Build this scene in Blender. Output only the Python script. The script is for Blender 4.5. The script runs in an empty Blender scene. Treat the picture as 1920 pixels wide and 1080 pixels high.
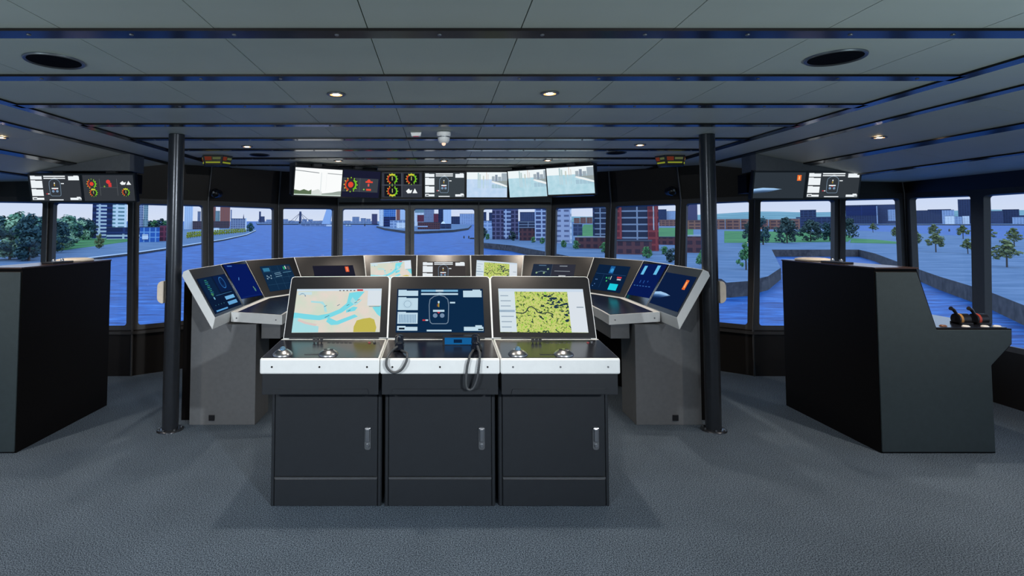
import bpy, math, random
from mathutils import Vector, Matrix

random.seed(11)
SC = bpy.context.scene
COL = SC.collection
rad = math.radians

# ------------------------------------------------------------------ camera
FPX, CX, CY, PIT = 1050.0, 825.0, 381.0, rad(2.77)
SN, CS = math.sin(PIT), math.cos(PIT)
EYE = 1.6
cam_d = bpy.data.cameras.new('camera')
cam = bpy.data.objects.new('camera', cam_d)
COL.objects.link(cam)
cam.location = (0, 0, EYE)
cam.rotation_euler = (math.pi / 2 + PIT, 0, 0)
cam_d.sensor_width = 36.0
cam_d.lens = FPX / 1920.0 * 36.0
cam_d.shift_x = (960 - CX) / 1920.0
cam_d.shift_y = -(540 - CY) / 1920.0
cam_d.clip_start = 0.05
cam_d.clip_end = 40000
SC.camera = cam


def ray(px, py):
    a, b = (px - CX) / FPX, (CY - py) / FPX
    return Vector((a, CS - b * SN, SN + b * CS))


def P(px, py, Y):
    d = ray(px, py)
    s = Y / d.y
    return Vector((d.x * s, Y, EYE + d.z * s))


TILT = 0.018


def G(px, py, H):
    """point of the gently rising outdoor ground (H metres under the eye) seen at a pixel"""
    d = ray(px, py)
    k = TILT * d.y - d.z
    s = H / max(k, 0.0009)
    return Vector((d.x * s, d.y * s, EYE + d.z * s))


def gz(Y, H):
    return EYE - H + TILT * Y


# ------------------------------------------------------------------ tags
def T(o, label, cat, group=None):
    o['label'] = label
    o['category'] = cat
    if group:
        o['group'] = group
    return o


def S(o, kind='structure'):
    o['kind'] = kind
    return o


def thing(name, loc, label, cat, group=None, rz=0.0):
    o = bpy.data.objects.new(name, None)
    COL.objects.link(o)
    o.empty_display_size = 0.1
    o.location = loc
    o.rotation_euler = (0, 0, rz)
    return T(o, label, cat, group)


# ------------------------------------------------------------------ materials
def lin(c):
    def f(v):
        v /= 255.0
        return v / 12.92 if v <= 0.04045 else ((v + 0.055) / 1.055) ** 2.4
    return (f(c[0]), f(c[1]), f(c[2]), 1.0)


MATS = {}


def mat(name, rgb, rough=0.5, metal=0.0, spec=0.5, vary=0.06, scale=30.0, bump=0.0, coat=0.0):
    if name in MATS:
        return MATS[name]
    m = bpy.data.materials.new(name)
    m.use_nodes = True
    nt = m.node_tree
    b = nt.nodes['Principled BSDF']
    b.inputs['Roughness'].default_value = rough
    b.inputs['Metallic'].default_value = metal
    b.inputs['Specular IOR Level'].default_value = spec
    b.inputs['Coat Weight'].default_value = coat
    c = lin(rgb)
    tc = nt.nodes.new('ShaderNodeTexCoord')
    nz = nt.nodes.new('ShaderNodeTexNoise')
    nz.inputs['Scale'].default_value = scale
    nz.inputs['Detail'].default_value = 3
    nt.links.new(tc.outputs['Object'], nz.inputs['Vector'])
    rp = nt.nodes.new('ShaderNodeValToRGB')
    rp.color_ramp.elements[0].position = 0.3
    rp.color_ramp.elements[1].position = 0.7
    rp.color_ramp.elements[0].color = (c[0] * (1 - vary), c[1] * (1 - vary), c[2] * (1 - vary), 1)
    rp.color_ramp.elements[1].color = (min(1, c[0] * (1 + vary)), min(1, c[1] * (1 + vary)), min(1, c[2] * (1 + vary)), 1)
    nt.links.new(nz.outputs['Fac'], rp.inputs['Fac'])
    nt.links.new(rp.outputs['Color'], b.inputs['Base Color'])
    if bump:
        bp = nt.nodes.new('ShaderNodeBump')
        bp.inputs['Strength'].default_value = bump
        bp.inputs['Distance'].default_value = 0.005
        nt.links.new(nz.outputs['Fac'], bp.inputs['Height'])
        nt.links.new(bp.outputs['Normal'], b.inputs['Normal'])
    MATS[name] = m
    return m


def emat(rgb, strength=1.0):
    key = 'glow_%02x%02x%02x_%d' % (rgb[0], rgb[1], rgb[2], int(strength * 100))
    if key in MATS:
        return MATS[key]
    m = bpy.data.materials.new(key)
    m.use_nodes = True
    nt = m.node_tree
    nt.nodes.clear()
    o = nt.nodes.new('ShaderNodeOutputMaterial')
    e = nt.nodes.new('ShaderNodeEmission')
    e.inputs['Color'].default_value = lin(rgb)
    e.inputs['Strength'].default_value = strength
    nt.links.new(e.outputs[0], o.inputs['Surface'])
    MATS[key] = m
    return m


def facade(name, wall, glass, rows=3.2, cols=3.0, mort=0.25, spec=0.2):
    """procedural facade: storeys and bays of panes between wall bands"""
    if name in MATS:
        return MATS[name]
    m = bpy.data.materials.new(name)
    m.use_nodes = True
    nt = m.node_tree
    b = nt.nodes['Principled BSDF']
    b.inputs['Roughness'].default_value = 0.6
    b.inputs['Specular IOR Level'].default_value = spec
    tc = nt.nodes.new('ShaderNodeTexCoord')
    sp = nt.nodes.new('ShaderNodeSeparateXYZ')
    nt.links.new(tc.outputs['Object'], sp.inputs[0])
    ad = nt.nodes.new('ShaderNodeMath'); ad.operation = 'ADD'
    nt.links.new(sp.outputs['X'], ad.inputs[0]); nt.links.new(sp.outputs['Y'], ad.inputs[1])
    cb = nt.nodes.new('ShaderNodeCombineXYZ')
    nt.links.new(ad.outputs[0], cb.inputs['X']); nt.links.new(sp.outputs['Z'], cb.inputs['Y'])
    br = nt.nodes.new('ShaderNodeTexBrick')
    br.offset = 0.0
    br.inputs['Scale'].default_value = 1.0
    br.inputs['Brick Width'].default_value = cols
    br.inputs['Row Height'].default_value = rows
    br.inputs['Mortar Size'].default_value = mort * rows * 0.5
    br.inputs['Mortar Smooth'].default_value = 0.05
    g = lin(glass)
    br.inputs['Color1'].default_value = g
    br.inputs['Color2'].default_value = (g[0] * 0.75, g[1] * 0.75, g[2] * 0.75, 1)
    br.inputs['Mortar'].default_value = lin(wall)
    nt.links.new(cb.outputs[0], br.inputs['Vector'])
    nt.links.new(br.outputs['Color'], b.inputs['Base Color'])
    MATS[name] = m
    return m


# ------------------------------------------------------------------ mesh builder
class MB:
    def __init__(s):
        s.v, s.f, s.mi, s.sm = [], [], [], []

    def add(s, vs, fs, mi=0, smooth=False, M=None):
        o = len(s.v)
        for p in vs:
            p = Vector(p)
            s.v.append(M @ p if M else p)
        for f in fs:
            s.f.append([i + o for i in f]); s.mi.append(mi); s.sm.append(smooth)

    def box(s, x0, x1, y0, y1, z0, z1, mi=0, M=None):
        v = [(x0, y0, z0), (x1, y0, z0), (x1, y1, z0), (x0, y1, z0), (x0, y0, z1), (x1, y0, z1), (x1, y1, z1), (x0, y1, z1)]
        s.add(v, [(0, 3, 2, 1), (4, 5, 6, 7), (0, 1, 5, 4), (1, 2, 6, 5), (2, 3, 7, 6), (3, 0, 4, 7)], mi, False, M)

    def hexa(s, b, t, mi=0):
        """8-corner solid from two matching quads"""
        s.add(list(b) + list(t), [(0, 3, 2, 1), (4, 5, 6, 7), (0, 1, 5, 4), (1, 2, 6, 5), (2, 3, 7, 6), (3, 0, 4, 7)], mi)

    def prism(s, poly, A, B, mi=0, cap=True, M=None):
        """poly of 3-D points extruded from offset A to offset B"""
        n = len(poly)
        A, B = Vector(A), Vector(B)
        v = [Vector(p) + A for p in poly] + [Vector(p) + B for p in poly]
        f = [(i, (i + 1) % n, (i + 1) % n + n, i + n) for i in range(n)]
        if cap:
            f += [tuple(range(n))[::-1], tuple(range(n, 2 * n))]
        s.add(v, f, mi, False, M)

    def tube(s, pts, r, mi=0, n=10, caps=True, M=None):
        pts = [Vector(p) for p in pts]
        rs = r if isinstance(r, (list, tuple)) else [r] * len(pts)
        vs, fs = [], []
        up = Vector((0.03, 0.11, 1)).normalized()
        for i, p in enumerate(pts):
            d = (pts[min(i + 1, len(pts) - 1)] - pts[max(i - 1, 0)])
            d = d.normalized() if d.length > 1e-9 else Vector((0, 0, 1))
            a = d.cross(up)
            if a.length < 0.05:
                a = d.cross(Vector((1, 0, 0)))
            a.normalize(); b = d.cross(a)
            for k in range(n):
                t = 2 * math.pi * k / n
                vs.append(p + (a * math.cos(t) + b * math.sin(t)) * rs[i])
        for i in range(len(pts) - 1):
            for k in range(n):
                fs.append((i * n + k, i * n + (k + 1) % n, (i + 1) * n + (k + 1) % n, (i + 1) * n + k))
        s.add(vs, fs, mi, True, M)
        if caps:
            o = len(pts) - 1
            s.add(vs[:n], [tuple(range(n))[::-1]], mi, False, M)
            s.add(vs[o * n:], [tuple(range(n))], mi, False, M)

    def lathe(s, prof, mi=0, n=24, M=None, smooth=True):
        vs, fs = [], []
        for (r, z) in prof:
            for k in range(n):
                t = 2 * math.pi * k / n
                vs.append((r * math.cos(t), r * math.sin(t), z))
        for i in range(len(prof) - 1):
            for k in range(n):
                fs.append((i * n + k, i * n + (k + 1) % n, (i + 1) * n + (k + 1) % n, (i + 1) * n + k))
        s.add(vs, fs, mi, smooth, M)

    def ball(s, c, r, mi=0, n=14, M=None, sq=(1, 1, 1)):
        vs, fs = [], []
        for i in range(n + 1):
            a = math.pi * i / n
            for k in range(n):
                t = 2 * math.pi * k / n
                vs.append((c[0] + r * sq[0] * math.sin(a) * math.cos(t), c[1] + r * sq[1] * math.sin(a) * math.sin(t), c[2] + r * sq[2] * math.cos(a)))
        for i in range(n):
            for k in range(n):
                fs.append((i * n + k, (i + 1) * n + k, (i + 1) * n + (k + 1) % n, i * n + (k + 1) % n))
        s.add(vs, fs, mi, True, M)

    def build(s, name, mats, parent=None, bevel=0.0, loc=None):
        me = bpy.data.meshes.new(name)
        off = Vector(loc) if loc is not None else Vector((0, 0, 0))
        me.from_pydata([tuple(p - off) for p in s.v], [], s.f)
        if not isinstance(mats, (list, tuple)):
            mats = [mats]
        for m in mats:
            me.materials.append(m)
        me.polygons.foreach_set('material_index', s.mi)
        me.polygons.foreach_set('use_smooth', s.sm)
        me.update()
        o = bpy.data.objects.new(name, me)
        COL.objects.link(o)
        if loc is not None:
            o.location = off
        if parent:
            o.parent = parent
        if bevel:
            bm = o.modifiers.new('bevel', 'BEVEL')
            bm.width = bevel; bm.segments = 2; bm.limit_method = 'ANGLE'; bm.angle_limit = rad(40)
        return o


def frame_matrix(o, u, v, n):
    return Matrix(((u.x, v.x, n.x, o.x), (u.y, v.y, n.y, o.y), (u.z, v.z, n.z, o.z), (0, 0, 0, 1)))


def rrect(x0, x1, y0, y1, r, k=5, corners=(1, 1, 1, 1)):
    """outline, counter-clockwise from bottom-left; corners BL, BR, TR, TL rounded or not"""
    pts = []
    for ci, (cx, cy, a0) in enumerate(((x0 + r, y0 + r, 180), (x1 - r, y0 + r, 270), (x1 - r, y1 - r, 0), (x0 + r, y1 - r, 90))):
        if corners[ci]:
            for i in range(k + 1):
                a = rad(a0 + 90 * i / k)
                pts.append((cx + r * math.cos(a), cy + r * math.sin(a)))
        else:
            pts.append(((x0, y0), (x1, y0), (x1, y1), (x0, y1))[ci])
    return pts


# ------------------------------------------------------------------ palette
M_FLOOR = None
m_black = mat('matt_black_panel', (13, 11, 11), 0.6, spec=0.12)
m_wall = mat('dark_wall_laminate', (25, 22, 20), 0.5, spec=0.3)
m_mull = mat('charcoal_frame_paint', (60, 60, 61), 0.45, spec=0.35)
m_mullg = mat('grey_frame_paint', (104, 106, 104), 0.5, spec=0.35)
m_cab = mat('charcoal_cabinet_paint', (33, 37, 42), 0.42, spec=0.4)
m_cabl = mat('grey_cabinet_paint', (104, 107, 110), 0.45, spec=0.4)
m_white = mat('white_console_edge', (226, 230, 230), 0.4, spec=0.45, vary=0.02)
m_gloss = mat('glossy_black_glass', (16, 18, 22), 0.12, spec=0.55)
m_desk = mat('dark_desk_laminate', (26, 29, 38), 0.22, spec=0.6)
m_bezel = mat('satin_black_bezel', (26, 27, 30), 0.3, spec=0.5)
m_ceil = mat('grey_ceiling_panel', (190, 193, 184), 0.55, spec=0.3, vary=0.03, scale=2.5)
m_strip = mat('polished_dark_strip', (20, 19, 19), 0.2, metal=0.0, spec=0.3)
m_steel = mat('brushed_steel', (190, 192, 196), 0.28, metal=1.0)
m_dsteel = mat('dull_zinc', (120, 124, 128), 0.4, metal=0.8)
m_post = mat('gunmetal_post_paint', (56, 60, 66), 0.25, metal=0.6, spec=0.5)
m_plast = mat('white_plastic', (222, 222, 220), 0.4)
m_hand = mat('black_phone_plastic', (12, 16, 28), 0.22)
m_cord = mat('dark_grey_cord', (62, 66, 70), 0.5)
m_brown = mat('brown_laminate', (112, 74, 54), 0.3, scale=12)
m_beige = mat('cream_plastic', (238, 226, 208), 0.45)
m_knob = mat('dark_knob', (24, 24, 28), 0.35)
m_rimtrim = mat('thin_grey_joint_strip', (92, 92, 92), 0.4, metal=0.4)


def floor_mat():
    m = bpy.data.materials.new('blue_grey_carpet')
    m.use_nodes = True
    nt = m.node_tree
    b = nt.nodes['Principled BSDF']
    b.inputs['Roughness'].default_value = 0.95
    b.inputs['Specular IOR Level'].default_value = 0.1
    tc = nt.nodes.new('ShaderNodeTexCoord')
    n1 = nt.nodes.new('ShaderNodeTexNoise'); n1.inputs["Scale"].default_value = 165; n1.inputs['Detail'].default_value = 3
    n2 = nt.nodes.new('ShaderNodeTexNoise'); n2.inputs['Scale'].default_value = 3; n2.inputs['Detail'].default_value = 4
    nt.links.new(tc.outputs['Object'], n1.inputs['Vector']); nt.links.new(tc.outputs['Object'], n2.inputs['Vector'])
    r = nt.nodes.new('ShaderNodeValToRGB')
    r.color_ramp.elements[0].position = 0.36; r.color_ramp.elements[1].position = 0.66
    r.color_ramp.elements[0].color = lin((24, 36, 50)); r.color_ramp.elements[1].color = lin((122, 138, 154))
    nt.links.new(n1.outputs['Fac'], r.inputs['Fac'])
    mx = nt.nodes.new('ShaderNodeMix'); mx.data_type = 'RGBA'; mx.blend_type = 'MULTIPLY'
    mx.inputs['Factor'].default_value = 0.3
    nt.links.new(r.outputs['Color'], mx.inputs['A']); nt.links.new(n2.outputs['Fac'], mx.inputs['B'])
    nt.links.new(mx.outputs['Result'], b.inputs['Base Color'])
    bp = nt.nodes.new('ShaderNodeBump'); bp.inputs["Strength"].default_value = 0.15; bp.inputs['Distance'].default_value = 0.004
    nt.links.new(n1.outputs['Fac'], bp.inputs['Height']); nt.links.new(bp.outputs['Normal'], b.inputs['Normal'])
    return m


def glass_mat():
    m = bpy.data.materials.new('clear_window_glass')
    m.use_nodes = True
    nt = m.node_tree
    nt.nodes.clear()
    o = nt.nodes.new('ShaderNodeOutputMaterial')
    t = nt.nodes.new('ShaderNodeBsdfTransparent'); t.inputs['Color'].default_value = (0.985, 0.99, 0.99, 1)
    g = nt.nodes.new('ShaderNodeBsdfGlossy'); g.inputs['Roughness'].default_value = 0.02
    mx = nt.nodes.new('ShaderNodeMixShader'); mx.inputs[0].default_value = 0.012
    nt.links.new(t.outputs[0], mx.inputs[1]); nt.links.new(g.outputs[0], mx.inputs[2]); nt.links.new(mx.outputs[0], o.inputs['Surface'])
    return m


M_GLASS = glass_mat()

# ------------------------------------------------------------------ room shell
CZ = 2.388
WX, WB, ZB, WZ = 3.19, 4.25, 2.176, 2.15            # where the side ceilings start to slope, and their height at the side walls


def slope_z(X):
    X = abs(X)
    if X < WX:
        return CZ
    if X < WB:
        return CZ + (ZB - CZ) * (X - WX) / (WB - WX)
    return ZB + (WZ - ZB) * (X - WB) / (5.4 - WB)


fl = MB()
fl.box(-5.4, 5.4, -2.7, 8.1, -0.06, 0.0)
S(fl.build('floor', floor_mat()))

RC = 0.046
# nodes: (top of window line, foot line) from the middle of the front wall to the right, then mirrored
right_nodes = [
    (P(768, 390, 8.0), Vector((-0.42, 7.75, 0))),
    (P(898, 390, 8.0), Vector((0.54, 7.75, 0))),
    (P(1034, 389, 8.0), Vector((1.50, 7.75, 0))),
    (P(1146, 386, 7.55), Vector((2.18, 7.33, 0))),
    (P(1277, 381, 6.95), Vector((2.85, 6.75, 0))),
    (P(1416, 375, 6.5), Vector((3.46, 6.24, 0))),
    (P(1576, 373, 6.48), Vector((4.40, 6.22, 0))),
    (P(1696, 370, 6.45), Vector((5.16, 6.2, 0))),
]
left_nodes = [
    (P(634, 390, 8.0), Vector((-1.42, 7.75, 0))),
    (P(522, 389, 7.55), Vector((-2.10, 7.33, 0))),
    (P(390, 384, 6.95), Vector((-2.76, 6.75, 0))),
    (P(250, 380, 6.5), Vector((-3.40, 6.24, 0))),
    (P(90, 378, 6.48), Vector((-4.36, 6.22, 0))),
    (P(-38, 376, 6.45), Vector((-5.16, 6.2, 0))),
]
side_y = [5.42, 4.1, 2.9, 1.7, 0.5, -0.7, -1.7, -2.6]


def side_nodes(sgn):
    return [(Vector((sgn * 5.36, y + (0.16 if y > 5 else 0.02), 1.955)), Vector((sgn * 5.16, y, 0))) for y in side_y]


chain = list(reversed(side_nodes(-1))) + list(reversed(left_nodes)) + right_nodes + side_nodes(1)
SILL = 0.5


def window(idx, a, b, grey):
    (Ta, Ba), (Tb, Bb) = a, b
    BL = Vector((Ba.x, Ba.y, SILL)); BR = Vector((Bb.x, Bb.y, SILL))
    TL = Ta + Vector((0, 0, 0.05)); TR = Tb + Vector((0, 0, 0.05))

    def q(s, t):
        return (BL * (1 - s) + BR * s) * (1 - t) + (TL * (1 - s) + TR * s) * t
    W = (BR - BL).length; Hh = (TL - BL).length
    n = (BR - BL).cross(TL - BL).normalized() * -1.0     # outward
    cen = q(.5, .5)
    if (cen - Vector((0, 2.5, 1.2))).dot(n) < 0:
        n = -n
    mx = min(0.062, W * 0.3)
    loop = rrect(mx, W - mx, 0.05, Hh - 0.06, 0.03, 4)
    inner = [q(x / W, y / Hh) for x, y in loop]
    outer = [BL, BR, TR, TL]
    k = 5
    m = MB()
    th = 0.07
    for off in (Vector((0, 0, 0)), n * th):
        vs = [p + off for p in inner] + [p + off for p in outer]
        N = len(inner); fs = []
        for c in range(4):
            for i in range(k - 1):
                fs.append((c * k + i, c * k + i + 1, N + c))
            nxt = ((c + 1) % 4)
            fs.append((c * k + k - 1, nxt * k, N + nxt, N + c))
        m.add(vs, fs)
    N = len(inner)
    m.add(inner + [p + n * th for p in inner], [(i, (i + 1) % N, (i + 1) % N + N, i + N) for i in range(N)])
    m.add(outer + [p + n * th for p in outer], [(i, (i + 1) % 4, (i + 1) % 4 + 4, i + 4) for i in range(4)])
    fr = S(m.build('window_%d' % idx, m_mullg if grey else m_mull))
    g = MB()
    gi = [q(s, t) + n * 0.035 for s, t in ((mx / W - .01, .03), (1 - mx / W + .01, .03), (1 - mx / W + .01, .97), (mx / W - .01, .97))]
    g.add(gi, [(0, 1, 2, 3)])
    g.build('window_pane', M_GLASS, fr)


def wall_part(m, a, b):
    (Ta, Ba), (Tb, Bb) = a, b
    c = ((Ta + Tb + Ba + Bb) / 4); ctr = Vector((0, 2.5, 0))
    t = Tb - Ta; n = Vector((t.y, -t.x, 0)).normalized()
    if (c - ctr).dot(n) < 0:
        n = -n
    e = n * 0.09

    def wl(p, z):
        return Vector((p.x, p.y, z))
    # parapet under the windows
    m.hexa([wl(Ba, 0), wl(Bb, 0), wl(Bb, 0) + e, wl(Ba, 0) + e], [wl(Ba, SILL), wl(Bb, SILL), wl(Bb, SILL) + e, wl(Ba, SILL) + e])
    # header above: leans back in a little towards the ceiling
    za, zb = Ta.z + 0.05, Tb.z + 0.05
    i = -n * 0.12
    m.hexa([wl(Ta, za), wl(Tb, zb), wl(Tb, zb) + e, wl(Ta, za) + e], [wl(Ta, 2.45) + i, wl(Tb, 2.45) + i, wl(Tb, 2.45) + e, wl(Ta, 2.45) + e])


walls = {'wall_left': MB(), 'wall_front': MB(), 'wall_right': MB()}
ns, nl = len(side_y), len(left_nodes)
grey_set = set()
for i in range(len(chain) - 1):
    if i < ns:
        w = 'wall_left'
    elif i < len(chain) - 1 - ns:
        w = 'wall_front'
    else:
        w = 'wall_right'
    wall_part(walls[w], chain[i], chain[i + 1])
    xm = (chain[i][0].x + chain[i + 1][0].x) / 2
    window(i + 1, chain[i], chain[i + 1], abs(xm - 0.05) < 1.5 and chain[i][0].y > 7.9)
for k, m in walls.items():
    S(m.build(k, m_wall))
# slim joint strips on the facet corners
tn = 1
for i in range(ns, len(chain) - ns):
    Tt, Bt = chain[i]
    inw = (Vector((0, 3.0, 0)) - Vector((Tt.x, Tt.y, 0))).normalized()
    m = MB()
    b0 = Vector((Bt.x, Bt.y, 0.0)) + inw * 0.012; b1 = Vector((Bt.x, Bt.y, SILL)) + inw * 0.012
    t0 = Tt + Vector((0, 0, 0.05)) + inw * 0.012; t1 = Vector((Tt.x, Tt.y, CZ)) + inw * 0.14
    m.tube([b0, b1, t0, t1], 0.011, n=6)
    S(m.build('trim_%d' % tn, m_rimtrim)); tn += 1
# sill ledge under the panes
m = MB()
for i in range(ns, len(chain) - 1 - ns):
    a, b = chain[i][1], chain[i + 1][1]
    inw = (Vector((0, 3.0, 0)) - (a + b) / 2); inw.z = 0; inw.normalize()
    m.hexa([Vector((a.x, a.y, .455)) + inw * .03, Vector((b.x, b.y, .455)) + inw * .03, Vector((b.x, b.y, .455)), Vector((a.x, a.y, .455))],
           [Vector((a.x, a.y, .485)) + inw * .03, Vector((b.x, b.y, .485)) + inw * .03, Vector((b.x, b.y, .485)), Vector((a.x, a.y, .485))])
S(m.build('trim_%d' % tn, m_mull)); tn += 1
# grey lintel over the three middle panes
m = MB(); yl = chain[ns + len(left_nodes)][0].y - .012
xa, xb = chain[ns + len(left_nodes) - 1][0].x, chain[ns + len(left_nodes) + 2][0].x
m.box(xa, xb, yl - .03, yl + .01, 2.0, 2.15)
S(m.build('trim_%d' % tn, m_mullg)); tn += 1
# aft wall with its own windows
m = MB()
YB = -2.6
m.box(-5.4, 5.4, YB - .1, YB, 0, 0.8); m.box(-5.4, 5.4, YB - .1, YB, 2.0, 2.45)
for i in range(8):
    x = -5.25 + i * 1.5
    m.box(x - .08, x + .08, YB - .1, YB, .8, 2.0)
S(m.build('wall_back', m_wall))
for i in range(7):
    g = MB(); x = -5.25 + i * 1.5
    g.box(x + .08, x + 1.42, YB - .055, YB - .045, .8, 2.0)
    S(g.build('window_%d' % (40 + i), M_GLASS))

# ceiling: loose panels with fine seams, sloping side bays, roof above
strips_y = [2.19 + 0.647 * i for i in range(8)]
ys = [-2.6, -1.69, -1.045, -0.398, 0.249, 0.896, 1.543] + strips_y + [8.05]
m = MB()
gap = 0.0022
for j in range(len(ys) - 1):
    x = -2.683
    xs = [-2.66] + [-2.083 + 0.6 * k for k in range(8)] + [2.66]
    for k in range(len(xs) - 1):
        m.box(xs[k] + gap, xs[k + 1] - gap, ys[j], ys[j + 1], CZ, CZ + 0.03)
for sgn in (-1, 1):
    a, b = sorted((sgn * 2.66, sgn * 3.19))
    m.box(a, b, -2.6, 8.05, CZ, CZ + .03)
    yy = [-2.6, -1.4, -.2, 1.0, 2.2, 3.4, 4.6, 5.8, 7.2]
    for j in range(len(yy) - 1):
        for (xa, xb) in ((3.19, 3.74), (3.74, 4.25), (4.25, 5.42)):
            z = slope_z
            q0 = [Vector((sgn * xa, yy[j] + gap, z(xa))), Vector((sgn * xb, yy[j] + gap, z(xb))), Vector((sgn * xb, yy[j + 1] - gap, z(xb))), Vector((sgn * xa, yy[j + 1] - gap, z(xa)))]
            m.hexa(q0, [p + Vector((0, 0, .03)) for p in q0])
S(m.build('ceiling', m_ceil))
m = MB()
m.box(-6.6, 6.6, -4.0, 8.7, 2.47, 2.6)  # unseen slab, its eaves widened to keep the sun out of the windows
S(m.build('roof', m_black))


# polished strips under the panel joints, with their screws
for y in ys[1:-1]:
    m = MB()
    m.box(-2.66, 2.66, y - .043, y + .043, CZ - .012, CZ - .0005)
    for k in range(13):
        x = -2.45 + k * .408
        m.lathe([(0.0, CZ - .016), (.008, CZ - .015), (.009, CZ - .0119)], 1, 8, Matrix.Translation((x, y, 0)))
    S(m.build('trim_%d' % tn, [m_strip, m_dsteel])); tn += 1
for sgn in (-1, 1):
    for X in (2.665, 3.18, 3.74, 4.30):
        m = MB()
        z = slope_z(X)
        z2 = slope_z(X + .1); dz = (z2 - z) / .1 if X > WX + .1 else 0
        c = Vector((sgn * X, 0, z))
        u = Vector((sgn, 0, dz)).normalized()
        n = Vector((0, 0, 1))
        q0 = [c - u * .04 + Vector((0, -2.6, -.012)), c + u * .04 + Vector((0, -2.6, -.012)), c + u * .04 + Vector((0, 7.1, -.012)), c - u * .04 + Vector((0, 7.1, -.012))]
        m.hexa(q0, [p + Vector((0, 0, .0115)) for p in q0])
        S(m.build('trim_%d' % tn, m_strip)); tn += 1

# ------------------------------------------------------------------ posts
def post(px, label):
    b = P(px, 806, 4.577)
    t = thing('steel_post', (b.x, 4.577, 0), label, 'post', 'pair of round support posts')
    m = MB(); m.tube([(0, 0, 0.012), (0, 0, CZ - .002)], 0.061, n=32); m.build('column', m_post, t)
    m = MB()
    m.lathe([(0, .014), (.085, .014), (.098, .009), (.1, 0)], 0, 28)
    m.build('base_plate', m_post, t)
    for k in range(6):
        a = k * math.pi / 3 + .3
        m = MB(); m.tube([(0.082 * math.cos(a), .082 * math.sin(a), .012), (.082 * math.cos(a), .082 * math.sin(a), .024)], .008, n=6)
        m.build('bolt', m_dsteel, t)
    return b.x


post(319, 'dark round steel post at the outer end of the left console wing')
post(1338, 'dark round steel post at the outer end of the right console wing')
for sx, lb in ((-1, 'cream rounded box on the wall side of the left steel post'), (1, 'cream rounded box on the wall side of the right steel post')):
    x = {-1: -2.236, 1: 2.262}[sx]
    m = MB()
    pts = rrect(0, .05, -.09, .09, .045, 6, (0, 1, 1, 0))
    m.prism([(sx * p[0], 0, p[1]) for p in pts], (0, -.03, 0), (0, .05, 0))
    o = m.build('junction_box', m_beige, bevel=.006)
    o.location = (x, 4.58, 1.10)
    T(o, lb, 'box', 'cream boxes on the posts')

# ------------------------------------------------------------------ screen pictures
class Pic:
    """flat drawing in a 0..1 x 0..1 screen, later laid on a display face"""
    def __init__(s, w, h, bg):
        s.w, s.h, s.sh = w, h, []
        s.bg = bg

    def poly(s, pts, c, lv=1):
        s.sh.append((pts, c, lv))

    def rect(s, x0, y0, x1, y1, c, lv=1):
        s.poly([(x0, y0), (x1, y0), (x1, y1), (x0, y1)], c, lv)

    def line(s, pts, wd, c, lv=2):
        a = s.w / s.h
        for (x0, y0), (x1, y1) in zip(pts[:-1], pts[1:]):
            dx, dy = (x1 - x0) * a, y1 - y0
            L = math.hypot(dx, dy) or 1
            nx, ny = -dy / L * wd / a, dx / L * wd
            s.poly([(x0 - nx, y0 - ny), (x1 - nx, y1 - ny), (x1 + nx, y1 + ny), (x0 + nx, y0 + ny)], c, lv)

    def ring(s, cx, cy, r0, r1, c, a0=0, a1=360, lv=2, n=28):
        a = s.w / s.h
        st = max(2, int(n * abs(a1 - a0) / 360))
        for i in range(st):
            t0, t1 = rad(a0 + (a1 - a0) * i / st), rad(a0 + (a1 - a0) * (i + 1) / st)
            s.poly([(cx + r0 * math.cos(t0) / a, cy + r0 * math.sin(t0)), (cx + r1 * math.cos(t0) / a, cy + r1 * math.sin(t0)),
                    (cx + r1 * math.cos(t1) / a, cy + r1 * math.sin(t1)), (cx + r0 * math.cos(t1) / a, cy + r0 * math.sin(t1))], c, lv)

    def disc(s, cx, cy, r, c, lv=2, n=20):
        a = s.w / s.h
        s.poly([(cx + r * math.cos(2 * math.pi * i / n) / a, cy + r * math.sin(2 * math.pi * i / n)) for i in range(n)], c, lv)

    def mesh(s, M, strength=1.0, bgm=None):
        """M maps (x metres, y metres, up) on the display plane, centred"""
        m = MB(); mats = []

        def mi(c):
            mm = c if isinstance(c, bpy.types.Material) else emat(c, strength)
            if mm not in mats:
                mats.append(mm)
            return mats.index(mm)
        b = bgm or s.bg
        k = mi(b)
        w, h = s.w, s.h
        m.box(-w / 2, w / 2, -h / 2, h / 2, -.006, 0, k, M)
        for pts, c, lv in s.sh:
            vs = [((min(1, max(0, x)) - .5) * w, (min(1, max(0, y)) - .5) * h, .0004 + .0003 * lv) for x, y in pts]
            # keep the winding facing outward
            ar = sum(vs[i][0] * vs[(i + 1) % len(vs)][1] - vs[(i + 1) % len(vs)][0] * vs[i][1] for i in range(len(vs)))
            if ar < 0:
                vs = vs[::-1]
            m.add(vs, [tuple(range(len(vs)))], mi(c), False, M)
        return m, mats


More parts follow.
